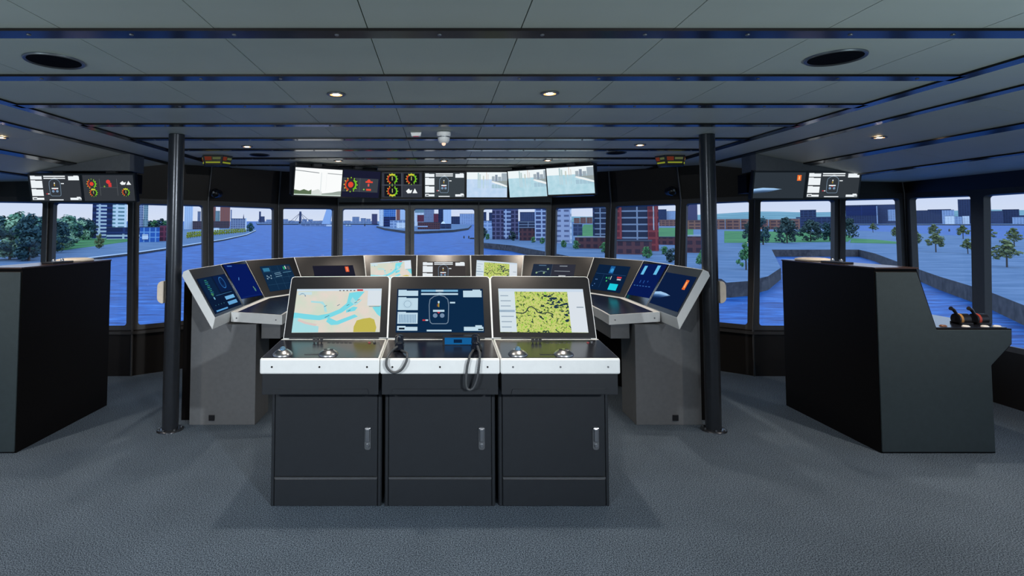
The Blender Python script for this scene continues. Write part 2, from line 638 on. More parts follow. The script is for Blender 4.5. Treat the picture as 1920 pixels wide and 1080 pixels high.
def map_mat(kind):
    if kind in MATS:
        return MATS[kind]
    m = bpy.data.materials.new(kind)
    m.use_nodes = True
    nt = m.node_tree
    nt.nodes.clear()
    o = nt.nodes.new('ShaderNodeOutputMaterial'); e = nt.nodes.new('ShaderNodeEmission')
    tc = nt.nodes.new('ShaderNodeTexCoord'); nz = nt.nodes.new('ShaderNodeTexNoise'); r = nt.nodes.new('ShaderNodeValToRGB')
    nt.links.new(tc.outputs['Object'], nz.inputs['Vector']); nt.links.new(nz.outputs['Fac'], r.inputs['Fac'])
    nt.links.new(r.outputs['Color'], e.inputs['Color']); nt.links.new(e.outputs[0], o.inputs['Surface'])
    el = r.color_ramp.elements
    if kind == 'satellite_map_picture':
        nz.inputs['Scale'].default_value = 60; nz.inputs['Detail'].default_value = 4; nz.inputs['Distortion'].default_value = .6
        el[0].position = 0.36; el[0].color = lin((22, 40, 62)); el[1].position = 0.40; el[1].color = lin((138, 166, 78))
        for p, c in ((.47, (186, 206, 100)), (.53, (214, 206, 138)), (.6, (176, 206, 90)), (.68, (132, 192, 66))):
            x = el.new(p); x.color = lin(c)
    elif kind == 'chart_land_picture':
        nz.inputs['Scale'].default_value = 9; nz.inputs['Detail'].default_value = 3
        el[0].position = 0.35; el[0].color = lin((206, 218, 200)); el[1].position = 0.65; el[1].color = lin((226, 214, 204))
    elif kind == 'pale_water_picture':
        nz.inputs['Scale'].default_value = 14; nz.inputs['Detail'].default_value = 3
        el[0].position = 0.2; el[0].color = lin((160, 204, 218)); el[1].position = 0.7; el[1].color = lin((190, 222, 234))
    elif kind == 'pale_blue_water_picture':
        nz.inputs['Scale'].default_value = 14; nz.inputs['Detail'].default_value = 3
        el[0].position = 0.2; el[0].color = lin((176, 206, 236)); el[1].position = 0.7; el[1].color = lin((200, 220, 244))
    MATS[kind] = m
    return m


WHT = (236, 242, 246)


def pic_chart(w, h):
    p = Pic(w, h, map_mat('chart_land_picture'))
    cy, lt = (128, 226, 240), (176, 230, 236)
    p.poly([(0, .45), (.12, .42), (.28, .38), (.4, .42), (.52, .52), (.6, .66), (.62, .9), (.72, .93), (.8, .93), (.68, .62), (.55, .44), (.42, .33), (.3, .27), (.12, .3), (.05, .33), (0, .32)], cy)
    p.poly([(0, .32), (.05, .33), (.1, .24), (.3, .13), (.3, 0), (0, 0)], lt)
    p.poly([(.06, .3), (.16, .23), (.28, .18), (.26, .14), (.14, .19), (.05, .26)], (228, 208, 204), 2)
    p.poly([(.4, .34), (.5, .25), (.7, .4), (.74, .35), (.52, .17), (.44, .16), (.38, .24)], cy)
    p.poly([(.6, .5), (.68, .58), (.73, .56), (.7, .48), (.6, .44)], cy)
    p.poly([(.18, .72), (.32, .7), (.36, .6), (.38, .46), (.35, .46), (.33, .62), (.29, .66), (.18, .68)], lt)
    p.poly([(.66, .8), (.72, .68), (.78, .76), (.76, .7), (.7, .6), (.64, .7)], lt, 2)
    p.poly([(.9, .56), (1, .6), (1, .34), (.96, .4)], cy)
    p.rect(.84, .6, 1, .95, (226, 236, 244), 2)
    p.line([(.86, .58), (.99, .58)], .008, (130, 150, 165))
    p.poly([(.7, 0), (.7, .12), (.73, .26), (.8, .3), (.88, .32), (.93, .28), (.96, .1), (.95, 0)], (202, 190, 88), 2)
    p.rect(0, .95, 1, 1, (214, 232, 246), 2)
    for i in range(5):
        p.rect(.5 + i * .042, .945, .52 + i * .042, .965, (70, 60, 80), 3)
    p.rect(.71, .945, .78, .985, (206, 70, 80), 3)
    p.ring(.07, .82, .06, .08, (120, 150, 176), 0, 150)
    p.rect(.02, .86, .18, .93, (206, 232, 240), 2)
    for (x, y) in ((.36, .33), (.38, .35), (.49, .6), (.6, .6), (.69, .66), (.72, .72), (.62, .47), (.34, .58)):
        p.line([(x, y), (x + .03, y + .03)], .006, (60, 110, 140), 3)
    return p


def pic_conning(w, h, bg=(34, 40, 48), blue=False):
    bg = (14, 44, 76) if blue else bg
    p = Pic(w, h, bg)
    wt = (198, 226, 242) if blue else WHT
    for (a, b) in ((.83, .975), (.5, .8), (.19, .46), (.035, .14)):
        p.rect(.015, a, .245, b - .02, wt)
        p.rect(.015, b - .03, .11, b, wt)
    if blue:
        p.ring(.125, .64, .07, .082, (150, 178, 200))
        p.ring(.125, .64, .1, .104, (170, 194, 212))
        for i in range(11):
            p.rect(.035 + i * .018, .21, .043 + i * .018, .4, (110, 150, 186), 2)
    p.rect(.035, .06, .1, .1, (20, 30, 44), 3)
    p.rect(.28, .93, .71, .975, (130, 190, 226) if blue else wt)
    p.poly([(.28, .895), (.28, .855), (.42, .875), (.5, .905), (.58, .875), (.71, .855), (.71, .895)], wt)
    p.rect(.45, .93, .54, .975, wt, 2)
    p.rect(.77, .8, .985, .955, wt); p.rect(.88, .95, .97, .98, wt)
    p.rect(.77, .03, .99, .12, wt); p.rect(.9, .1, .975, .155, wt); p.rect(.93, .045, .985, .075, (20, 50, 60), 3)
    p.rect(.35, .02, .63, .055, wt)
    hull = [(.49, .85), (.43, .82), (.385, .75), (.375, .62), (.38, .3), (.39, .22), (.41, .19), (.57, .19), (.59, .22), (.595, .3), (.6, .62), (.59, .75), (.55, .82), (.49, .85)]
    p.line(hull, .009, (116, 138, 160))
    p.rect(.475, .66, .495, .71, wt, 2); p.rect(.482, .57, .49, .66, (214, 196, 60), 2); p.rect(.466, .58, .478, .64, (150, 90, 50), 2)
    p.rect(.42, .46, .55, .505, wt, 2)
    p.poly([(.465, .46), (.505, .46), (.485, .415)], (206, 60, 66), 3)
    p.disc(.445, .375, .05, (120, 146, 176)); p.disc(.525, .375, .05, (120, 146, 176))
    p.rect(.615, .655, .675, .69, wt); p.rect(.335, .255, .365, .285, wt); p.rect(.3, .255, .335, .285, (206, 60, 66))
    return p


def pic_sat(w, h):
    p = Pic(w, h, map_mat('satellite_map_picture'))
    pale = (216, 230, 238)
    p.rect(0, 0, .19, 1, pale); p.rect(.81, 0, 1, 1, (222, 230, 238)); p.rect(0, .93, 1, 1, (206, 222, 238), 2)
    for i in range(7):
        p.rect(.02, .1 + i * .12, .02 + random.uniform(.08, .15), .12 + i * .12, (150, 168, 186), 2)
    p.rect(0, .45, .18, .5, (160, 184, 204), 2); p.rect(.9, .56, .98, .58, (130, 146, 160), 2)
    p.line([(.19, .44), (.27, .42), (.31, .46), (.34, .56), (.38, .58), (.42, .52), (.44, .45), (.5, .42), (.56, .45), (.62, .4)], .012, (44, 62, 60))
    rr = random.Random(4)
    for i in range(26):
        t = rr.random()
        x, y = .6 + .2 * t + rr.uniform(-.05, .03), .62 - .55 * t * rr.random() + rr.uniform(-.05, .25)
        x = min(x, .775); y = min(max(y, .03), .85)
        a, b = rr.uniform(.012, .035), rr.uniform(.015, .04)
        p.poly([(x - a, y - b * .4), (x - a * .3, y - b), (x + a * .9, y - b * .2), (x + a * .6, y + b * .8), (x - a * .2, y + b * .4)], (30, 52, 74), 1)
    return p


def pic_dark(w, h, sq=(232, 96, 60), bg=(30, 31, 46), spot=(.8, .72, .88, .93)):
    p = Pic(w, h, bg)
    x0, y0, x1, y1 = spot
    p.rect(x0, y0, x1, y1, sq)
    p.line([((x0 + x1) / 2, y0 + .03), ((x0 + x1) / 2, y1 - .03)], .012, (255, 214, 170), 2)
    return p


def gauge(p, cx, cy, r, face=(24, 26, 30), yel=None, num=False):
    p.disc(cx, cy, r * 1.2, face, 1)
    p.ring(cx, cy, r * .74, r, (196, 66, 40), 120, 250)
    p.ring(cx, cy, r * .74, r, (112, 190, 40), -60, 60)
    if yel == 'top' or yel is None:
        p.ring(cx, cy, r * .7, r * 1.06, (206, 204, 60), 55, 125)
    if yel == 'bottom':
        p.ring(cx, cy, r * .7, r * 1.06, (206, 204, 60), 235, 305)
    for a in range(0, 360, 30):
        t = rad(a)
        s = p.w / p.h
        c = (226, 208, 80) if (a > 90 and a < 270) else (150, 210, 60)
        p.line([(cx + r * math.cos(t) / s, cy + r * math.sin(t)), (cx + r * 1.18 * math.cos(t) / s, cy + r * 1.18 * math.sin(t))], r * .07, c, 3)
    if num:
        p.disc(cx, cy, r * .45, (226, 70, 52), 3)
    else:
        p.line([(cx, cy - r * .3), (cx, cy + r * .5)], r * .06, (200, 214, 120), 3)


def wave_icon(p, x, y, s):
    p.poly([(x - s * .9, y + s * .1), (x - s * .35, y + s * .9), (x - s * .1, y + s * .3), (x + s * .3, y + s * .5), (x + s * .1, y - s * .5), (x - s * .6, y - s * .6)], (240, 244, 246), 3)
    p.poly([(x + s * .35, y - s * .55), (x + s * .8, y + s * .95), (x + s * 1.3, y - s * .55)], (240, 244, 246), 3)


def pic_gauges4(w, h):
    p = Pic(w, h, (52, 56, 66))
    p.line([(.5, 0), (.5, 1)], .006, (92, 98, 106)); p.line([(0, .5), (1, .5)], .006, (92, 98, 106))
    for a, b in ((.06, .5), (.55, .96)):
        p.rect(a, .53, b - .02, .97, (20, 22, 30))
    p.rect(.06, .03, .48, .47, (20, 22, 30))
    gauge(p, .26, .75, .2); gauge(p, .74, .75, .2); gauge(p, .26, .25, .2, yel='bottom')
    wave_icon(p, .72, .24, .13)
    return p


def pic_gauge2(w, h):
    p = Pic(w, h, (26, 28, 50))
    p.rect(.05, .2, .96, .72, (58, 64, 72))
    gauge(p, .28, .46, .24, (40, 30, 34), 'none', True)
    p.line([(.5, .2), (.5, .72)], .006, (92, 98, 106))
    p.disc(.72, .62, .07, (230, 74, 56), 3); p.rect(.64, .56, .82, .62, (230, 74, 56), 3); p.rect(.7, .42, .74, .52, (216, 90, 90), 3)
    p.rect(.67, .26, .79, .33, (226, 80, 56), 3); p.disc(.61, .3, .03, (140, 200, 90), 3)
    return p


def pic_gauge3(w, h):
    p = Pic(w, h, (52, 56, 62))
    p.line([(.33, .2), (.33, .86)], .006, (96, 100, 104)); p.line([(.67, .2), (.67, .86)], .006, (96, 100, 104)); p.line([(.33, .52), (.67, .52)], .005, (96, 100, 104))
    gauge(p, .17, .66, .17, (50, 52, 56), 'none', True); gauge(p, .19, .32, .14, (40, 42, 46))
    p.disc(.5, .74, .08, (220, 60, 60), 3); p.rect(.5, .54, .56, .7, (206, 60, 60), 3); p.disc(.42, .56, .03, (120, 170, 60), 3)
    wave_icon(p, .82, .68, .1); gauge(p, .83, .34, .14, (40, 42, 46))
    return p


def pic_wake(w, h):
    p = Pic(w, h, (250, 252, 252))
    p.rect(0, 0, 1, .05, (206, 222, 214))
    p.poly([(0, .04), (0, .2), (.12, .16), (.2, .22), (.3, .16), (.36, .22), (.36, .04)], (92, 112, 84), 2)
    p.poly([(.36, .16), (.5, .24), (.58, .14), (.58, .04), (.36, .04)], (214, 220, 216), 2)
    p.poly([(.58, .08), (.8, .13), (.92, .18), (1, .2), (1, .04), (.58, .04)], (152, 164, 156), 2)
    p.line([(0, .9), (.5, .84)], .012, (120, 128, 132)); p.line([(.68, .84), (1, .82)], .012, (140, 146, 150))
    p.rect(.54, .1, .56, .86, (226, 232, 234), 3); p.rect(.66, .2, .665, .86, (226, 232, 234), 3)
    return p


def pic_harbour(w, h, water):
    p = Pic(w, h, map_mat(water))
    p.rect(0, .72, 1, 1, (238, 246, 248), 1)
    for (x, t, wd, c) in ((.27, .98, .03, (176, 200, 204)), (.31, .92, .035, (186, 206, 206)), (.4, .86, .03, (200, 206, 196)), (.48, 1, .012, (214, 190, 176)), (.52, .92, .012, (206, 196, 190))):
        p.rect(x, .68, x + wd, t, c, 2)
        p.rect(x, .36, x + wd, .68, (186, 212, 222), 2)
    for (x, t, wd) in ((.62, .84, .07), (.7, .9, .06), (.77, .82, .08), (.86, .96, .14)):
        p.rect(x, .62, x + wd, t, (160, 174, 184) if x != .7 else (136, 150, 166), 2)
        p.rect(x, .36, x + wd, .52, (164, 196, 212), 1)
    p.poly([(.6, .62), (.72, .54), (1, .4), (1, .46), (.8, .58), (.64, .65)], (238, 242, 242), 3)
    p.poly([(.66, .64), (.8, .59), (1, .47), (1, .66)], (150, 160, 160), 3)
    return p


NB = (10, 30, 64)


def pic_blueA(w, h):
    p = Pic(w, h, (12, 28, 56))
    p.rect(.04, .42, .46, .98, (14, 36, 66)); p.rect(.52, .5, .96, .98, (12, 32, 72))
    p.ring(.74, .76, .15, .18, (44, 104, 170)); p.ring(.74, .76, .09, .1, (30, 70, 130))
    for i in range(9):
        p.rect(.16 + .012 * (i % 3), .5 + i * .05, .26 + .02 * (i % 2), .525 + i * .05, (40, 110, 128) if i % 2 else (50, 130, 110), 2)
    p.disc(.2, .5, .05, (70, 130, 90), 3); p.disc(.2, .39, .04, (120, 180, 210), 3)
    p.rect(.55, .26, .9, .36, (112, 178, 226), 2); p.rect(.55, .1, .9, .2, (100, 164, 216), 2)
    p.rect(.05, .03, .46, .07, (92, 160, 216), 2)
    p.rect(.3, .44, .9, .452, (60, 110, 150), 2)
    for i in range(4):
        p.disc(.12 + i * .1, .2, .015, (60, 120, 140), 3)
    return p


def pic_blueB(w, h):
    p = Pic(w, h, (8, 26, 92))
    p.rect(.1, .93, .3, .955, (70, 120, 190), 2)
    p.line([(.28, .52), (.34, .6)], .012, (90, 150, 220)); p.disc(.78, .2, .06, (70, 122, 120), 2); p.disc(.76, .27, .03, (110, 150, 110), 3)
    p.rect(.04, .03, .96, .035, (30, 60, 130), 2)
    return p


def pic_mimic(w, h):
    p = Pic(w, h, (18, 44, 72))
    for i in range(1, 4):
        p.line([(.02, i * .25), (.98, i * .25)], .003, (50, 90, 124)); p.line([(i * .25 + .05, .02), (i * .25 + .05, .98)], .003, (50, 90, 124))
    p.rect(.05, .78, .26, .92, (52, 120, 156), 2); p.rect(.72, .8, .77, .92, (40, 170, 110), 2); p.rect(.79, .82, .82, .95, (220, 230, 230), 2); p.rect(.86, .78, .95, .93, (70, 70, 80), 2)
    for (x, y) in ((.1, .6), (.22, .6), (.08, .5), (.2, .5), (.14, .55)):
        p.disc(x, y, .03, (130, 160, 180), 3)
    for y in (.62, .54, .68):
        p.line([(.36, y), (.58, y + .02)], .01, (120, 160, 186), 3)
    p.line([(.65, .68), (.95, .7)], .01, (90, 140, 170), 3)
    return p


def pic_engine(w, h):
    p = Pic(w, h, (12, 34, 64))
    p.line([(.02, .64), (.98, .64)], .004, (50, 90, 140)); p.line([(.3, .1), (.3, .6)], .004, (40, 80, 130))
    p.rect(.42, .68, .56, .96, (30, 96, 160), 2); p.disc(.5, .8, .08, (60, 150, 210), 3)
    p.disc(.42, .5, .03, (60, 200, 120), 3); p.disc(.5, .5, .05, (50, 110, 90), 2); p.disc(.46, .38, .03, (70, 200, 110), 3); p.line([(.56, .44), (.56, .58)], .012, (220, 226, 226), 3)
    p.rect(.74, .52, .88, .58, (206, 60, 70), 3); p.rect(.76, .45, .88, .5, (190, 200, 210), 3)
    p.rect(.6, .06, .86, .3, (30, 206, 226), 3)
    for (x, y) in ((.1, .4), (.14, .4), (.12, .22), (.08, .14)):
        p.disc(x, y, .02, (90, 130, 190), 3)
    return p


def pic_bars(w, h):
    p = Pic(w, h, (8, 26, 84))
    p.rect(.14, .66, .27, .94, (104, 190, 236), 2); p.rect(.68, .68, .81, .96, (104, 190, 236), 2)
    for i in range(5):
        p.disc(.3 + (i % 3) * .16, .46 - .04 * (i // 3), .03, (40, 84, 160), 2)
    for i in range(6):
        p.rect(.1 + i * .13, .3, .17 + i * .13, .32, (60, 110, 180), 2)
    return p


def pic_earth(w, h, sq, bg=(12, 30, 66)):
    p = Pic(w, h, bg)
    for i in range(9):
        t = i / 8.0
        c = (int(40 + 120 * (1 - t)), int(90 + 110 * (1 - t)), int(170 + 70 * (1 - t)))
        y = .36 - .02 * i
        p.poly([(0, y), (.18 - .01 * i, y + .045), (.4 - .02 * i, y + .03), (.56 - .045 * i, y - .01), (.4 - .03 * i, y - .012), (.18, y - .02), (0, y - .05)], c if i < 2 else (int(c[0] * (1 - t) + bg[0] * t), int(c[1] * (1 - t) + bg[1] * t), int(c[2] * (1 - t) + bg[2] * t)), 1 + (8 - i) * .4)
    x0, y0, x1, y1 = sq
    p.rect(x0, y0, x1, y1, (240, 112, 48), 2); p.rect(x0 + (x1 - x0) * .35, y0 + (y1 - y0) * .2, x0 + (x1 - x0) * .65, y1 - (y1 - y0) * .2, (255, 196, 130), 5)
    return p


def pic_radar(w, h):
    p = Pic(w, h, (48, 50, 62))
    p.rect(0, 0, .47, 1, (34, 46, 66))
    p.line([(.47, 0), (.47, 1)], .006, (90, 100, 112))
    for (x, y) in ((.12, .5), (.3, .5), (.38, .72)):
        p.disc(x, y, .05, (150, 180, 140), 3)
    p.line([(.1, .5), (.22, .6), (.36, .56)], .012, (120, 150, 160)); p.rect(.14, .9, .32, .94, (90, 120, 150), 2); p.rect(.1, .24, .36, .29, (80, 130, 160), 2)
    p.line([(.54, .62), (.9, .62)], .01, (170, 180, 190)); p.rect(.64, .88, .82, .92, (150, 160, 170), 2); p.rect(.66, .34, .82, .39, (190, 196, 200), 2)
    p.line([(.1, .15), (.36, .15)], .01, (120, 160, 180))
    return p


# ------------------------------------------------------------------ front console
FY = 3.34


def panel_frame(BL, BR, TL, TR):
    u = ((BR - BL) + (TR - TL)).normalized()
    v = ((TL + TR) / 2 - (BL + BR) / 2).normalized()
    n = u.cross(v).normalized()
    u = v.cross(n).normalized()
    return (BL + BR + TL + TR) / 4, u, v, n


def front_unit(cx, label, kind, ends):
    t = thing('console_unit', (cx, FY, 0), label, 'console', 'front console units')
    w = .3225
    m = MB()
    m.box(-w, w, 0, .60, 0, .69)
    m.box(-w + .004, -w + .02, -.008, 0, .0, .686); m.box(w - .02, w - .004, -.008, 0, .0, .686)
    m.build('cabinet', m_cab, t, bevel=.003)
    m = MB(); m.box(-.298, .298, -.014, 0, .172, .684); d = m.build('door', m_cab, t, bevel=.003)
    m = MB(); m.box(-.298, .298, -.014, 0, .004, .158); m.build('plinth', m_cab, t, bevel=.003)
    m = MB(); m.box(-.298, .298, -.016, 0, .160, .167); m.build('plinth_lip', m_dsteel, t)
    # swing handle latch
    m = MB()
    m.prism([(p[0], 0, p[1]) for p in rrect(.243 - .018, .243 + .018, .325, .455, .014)], (0, -.02, 0), (0, -.014, 0))
    h = m.build('handle', m_dsteel, d)
    m = MB(); m.box(.243 - .011, .243 + .011, -.034, -.02, .375, .448); m.box(.243 - .017, .243 + .017, -.03, -.02, .44, .453)
    m.build('handle_lever', m_steel, h, bevel=.003) if False else m.build('lever', m_steel, d, bevel=.003)
    m = MB(); m.tube([(.243, -.018, .352), (.243, -.032, .352)], .009, n=14); m.build('lock', m_steel, d)
    # apron under the desk
    m = MB()
    m.box(-w, w, -.19, .02, .69, .806)
    a = m.build('apron', m_cab, t, bevel=.002)
    m = MB(); m.prism([(-.27, 0, .695), (.27, 0, .695), (.262, 0, .722), (-.262, 0, .722)], (0, -.196, 0), (0, -.19, 0)); m.build('drawer_lip', m_cab, a)
    # desk tray: white edge, dark top
    dw = .3305
    y0, y1 = -.215, .215
    prof = [(y0, .808), (y0, .893), (y1, .921), (y1, .86), (y0 + .05, .808)]
    m = MB()
    m.prism([(0, y, z) for y, z in prof], (-dw, 0, 0), (dw, 0, 0))
    m.build('desk_tray', m_white, t, bevel=.009)
    sl = (.921 - .893) / (y1 - y0)
    zt = lambda y: .893 + (y - y0) * sl
    m = MB()
    q = [(-dw + .009, y0 + .012, zt(y0 + .012) + .0006), (dw - .009, y0 + .012, zt(y0 + .012) + .0006), (dw - .009, y1 - .045, zt(y1 - .045) + .0006), (-dw + .009, y1 - .045, zt(y1 - .045) + .0006)]
    m.hexa([Vector(p) - Vector((0, 0, .002)) for p in q], [Vector(p) + Vector((0, 0, .0022)) for p in q])
    m.build('desk_surface', m_desk, t)
    for x in (-.262, 0, .262):
        m = MB(); m.tube([(x, y0 - .003, .848), (x, y0 + .002, .848)], .0052, n=10); m.build('edge_screw', m_black if kind != 'sat' else m_dsteel, t)
    # screen panel
    TLx = .3265 if ends != 'mid' else .3295
    s0 = -.3312
    BL, BR = Vector((s0, y1, .921)), Vector((-s0, y1, .921))
    TL, TR = Vector((s0 + .0, .412, 1.295)), Vector((-s0, .412, 1.295))
    if ends == 'left':
        TL.x += .006; BL.x += .012
    if ends == 'right':
        TR.x -= .006; BR.x -= .012
    c, u, v, n = panel_frame(BL, BR, TL, TR)
    if n.y > 0:
        n = -n; u = -u
    W, H = (TR - TL).length, ((TL + TR) / 2 - (BL + BR) / 2).length
    M = frame_matrix(c, u, v, n)
    m = MB()
    cor = {'left': (0, 0, 1, 1), 'mid': (0, 0, 1, 1), 'right': (0, 0, 1, 1)}[ends]
    pts = rrect(-W / 2, W / 2, -H / 2, H / 2, .024, 6, cor)
    m.prism([(p[0], p[1], 0) for p in pts], (0, 0, -.045), (0, 0, 0), 0, True, M)
    hs = m.build('screen_housing', m_white, t, bevel=.003)
    m = MB()
    pts = rrect(-W / 2 + .006, W / 2 - .006, -H / 2 + .004, H / 2 - .006, .02, 6, cor)
    m.prism([(p[0], p[1], 0) for p in pts], (0, 0, -.002), (0, 0, .003), 0, True, M)
    m.build('bezel', m_bezel, t)
    DW, DH = W * .846, H * .69
    dc = Matrix.Translation((0, H * (-.5 + .09) + DH / 2, .0062))
    M2 = M @ dc
    if kind == 'chart':
        pm, ml = pic_chart(DW, DH).mesh(M2, .9)
    elif kind == 'conning':
        pm, ml = pic_conning(DW, DH, blue=True).mesh(M2, .9)
    else:
        pm, ml = pic_sat(DW, DH).mesh(M2, .95)
    pm.build('display', ml, t)
    # a support leg behind, so the housing stands on the cabinet
    m = MB(); m.box(-.28, .28, .20, .40, .688, .93); m.prism([(-.28, .3, .92), (-.28, .56, .92), (-.28, .56, 1.02), (-.28, .405, 1.2)], (0, 0, 0), (.56, 0, 0)); m.build('rear_cover', m_cab, t)
    if kind in ('chart', 'sat'):
        for j, x in enumerate((-.224, .034)):
            yy = -.14
            Mx = Matrix.Translation((x, yy, zt(yy) + .0018)) @ Matrix.Rotation(math.atan(sl), 4, 'X')
            m = MB(); m.lathe([(.056, 0), (.056, .004), (.046, .015), (.03, .026), (.026, .028), (0, .0285)], 0, 32, Mx)
            dm = m.build('control_dome', m_steel, t)
            if j == 0:
                m = MB(); m.ball((0, 0, .03), .0165, 0, 14, Mx); m.build('trackball', mat('blue_chrome_ball', (120, 160, 190), .1, metal=.6), dm)
            else:
                for sx in (-1, 1):
                    m = MB(); m.box(sx * .017 - .009, sx * .017 + .009, -.008, .008, .0275, .0315, 0, Mx); m.build('push_button', m_knob, dm)
        for k in range(3):
            yy = .10
            x = -.10 + k * .022
            m = MB(); m.tube([(x, yy, zt(yy) + .001), (x, yy, zt(yy) + .012)], .004, n=8); m.box(x - .0085, x + .0085, yy - .006, yy + .006, zt(yy) + .011, zt(yy) + .034)
            m.build('toggle_lever', m_knob, t)
        for k, (x, y, mm) in enumerate(((.235, .10, 'r'), (.262, .12, 's'), (.268, .09, 'd'))):
            m = MB(); m.tube([(x, y, zt(y) + .001), (x, y, zt(y) + .008)], .008, n=12)
            m.build('push_button', {'r': mat('dull_red_button', (150, 60, 66), .4), 's': m_steel, 'd': m_knob}[mm], t)
        m = MB()
        for k in range(6):
            m.box(-.02 + k * .026, -.002 + k * .026, .098, .108, zt(.1) + .002, zt(.1) + .005)
        m.build('key_row', m_bezel, t)
        m = MB(); m.box(-.10, .0, -.15, -.115, zt(-.13) + .0015, zt(-.13) + .004); m.build('label_plate', m_bezel, t)
    else:
        yy = .085
        z0 = zt(yy)
        m = MB(); m.box(.015, .2, yy - .03, yy + .035, z0 - .003, z0 + .05)
        r = m.build('radio', m_knob, t, bevel=.004)
        m = MB(); m.box(.028, .19, yy - .033, yy - .029, z0 + .004, z0 + .044); m.build('radio_face', emat((24, 104, 168), .8), r)
        m = MB(); m.box(.082, .132, yy - .035, yy - .032, z0 + .014, z0 + .034); m.build('radio_window', emat((12, 40, 74), .8), r)
    return t, zt


front_unit(-.664, 'left front console unit, sea chart in beige and cyan on its screen', 'chart', 'left')
fu, zt0 = front_unit(0.0, 'middle front console unit with a ship outline on a navy screen and two handsets', 'conning', 'mid')
front_unit(.664, 'right front console unit with a green satellite map on its screen', 'sat', 'right')


def handset(x, y, lean, cordpts, label):
    z = zt0(y) + .002
    t = thing('telephone_handset', (x, FY + y, z), label, 'handset', 'handsets on the middle console unit')
    m = MB(); m.box(-.03, .03, -.055, .055, 0, .016); m.build('cradle', m_knob, t, bevel=.005)
    m = MB()
    m.tube([(lean * -.004, .06, .05), (0, .02, .062), (lean * .004, -.03, .058), (lean * .008, -.06, .036)], [.014, .012, .012, .014], n=12)
    m.build('grip', m_hand, t)
    m = MB(); m.tube([(0, .058, .018), (0, .064, .06)], [.029, .024], n=20); m.ball((0, .064, .06), .024, 0, 12, None, (1, 1, .5)); m.build('earpiece', m_hand, t)
    m = MB(); m.tube([(lean * .008, -.055, .016), (lean * .008, -.06, .044)], [.027, .022], n=20); m.ball((lean * .008, -.06, .044), .022, 0, 12, None, (1, 1, .5)); m.build('mouthpiece', m_hand, t)
    # coiled cord along a smooth path
    n = 140
    pts = [Vector(p) for p in cordpts]

    def cr(u):
        k = min(int(u * (len(pts) - 1)), len(pts) - 2); f = u * (len(pts) - 1) - k
        p0, p1, p2, p3 = pts[max(k - 1, 0)], pts[k], pts[k + 1], pts[min(k + 2, len(pts) - 1)]
        return .5 * ((2 * p1) + (p2 - p0) * f + (2 * p0 - 5 * p1 + 4 * p2 - p3) * f * f + (3 * p1 - p0 - 3 * p2 + p3) * f ** 3)
    path = [cr(i / n) for i in range(n + 1)]
    m = MB(); m.tube(path, [.0062 + .0009 * (i % 2) for i in range(n + 1)], n=8); m.build('cord', m_cord, t)


fy = -.215
handset(-.243, -.03, 1, [(0.0, -.075, .03), (-.018, -.11, .022), (-.036, -.172, .012), (-.05, -.206, -.02), (-.045, -.213, -.055), (-.012, -.216, -.082), (.03, -.214, -.068), (.058, -.21, -.025), (.062, -.185, .012), (.05, -.13, .008), (.02, -.065, .006)], 'left black handset with a short looped cord on the middle console desk')
handset(.214, -.02, -1, [(0.0, -.08, .03), (.004, -.14, .018), (.006, -.198, .01), (.0, -.217, -.04), (-.012, -.218, -.12), (-.035, -.217, -.17), (-.062, -.216, -.175), (-.072, -.217, -.14), (-.066, -.216, -.06), (-.055, -.212, -.015), (-.045, -.18, .006), (-.02, -.06, .006)], 'right black handset beside the blue radio, cord hanging below the desk')

# ------------------------------------------------------------------ rear console ring
Z0, Z1 = .92, 1.295
rt = [(2.006, 4.38), (2.02, 5.05), (2.03, 5.72), (1.71, 6.40), (.99, 6.95), (.33, 6.95)]
rb = [(1.79, 4.38), (1.80, 5.05), (1.812, 5.675), (1.536, 6.26), (.917, 6.734), (.33, 6.734)]
units = [
    # top a, top b (from left to right seen from inside), kind, label
    (0, 1, -1, 'blueA', 'outermost panel of the left console wing, dark blue with dials'),
    (1, 2, -1, 'blueB', 'second panel of the left console wing, plain deep blue'),
    (2, 3, -1, 'mimic', 'third panel of the left console wing, framed mimic diagram'),
    (3, 4, -1, 'dark', 'rear console panel left of the pale chart, dark screen with orange square'),
    (4, 5, -1, 'chart', 'rear console panel with a pale sea chart'),
    (5, 5, 0, 'conning', 'middle rear console panel with a ship outline between white blocks'),
    (4, 5, 1, 'sat', 'rear console panel with a green satellite map'),
    (3, 4, 1, 'radar', 'rear console panel right of the green map, grey line diagrams'),
    (2, 3, 1, 'engine', 'third panel of the right console wing, with a cyan square'),
    (1, 2, 1, 'bars', 'second panel of the right console wing, two light blue bars'),
    (0, 1, 1, 'earth', 'outermost panel of the right console wing, blue glow and orange tag'),
]


def rp(lst, i, s):
    return Vector((RC + s * lst[i][0], lst[i][1], 0))


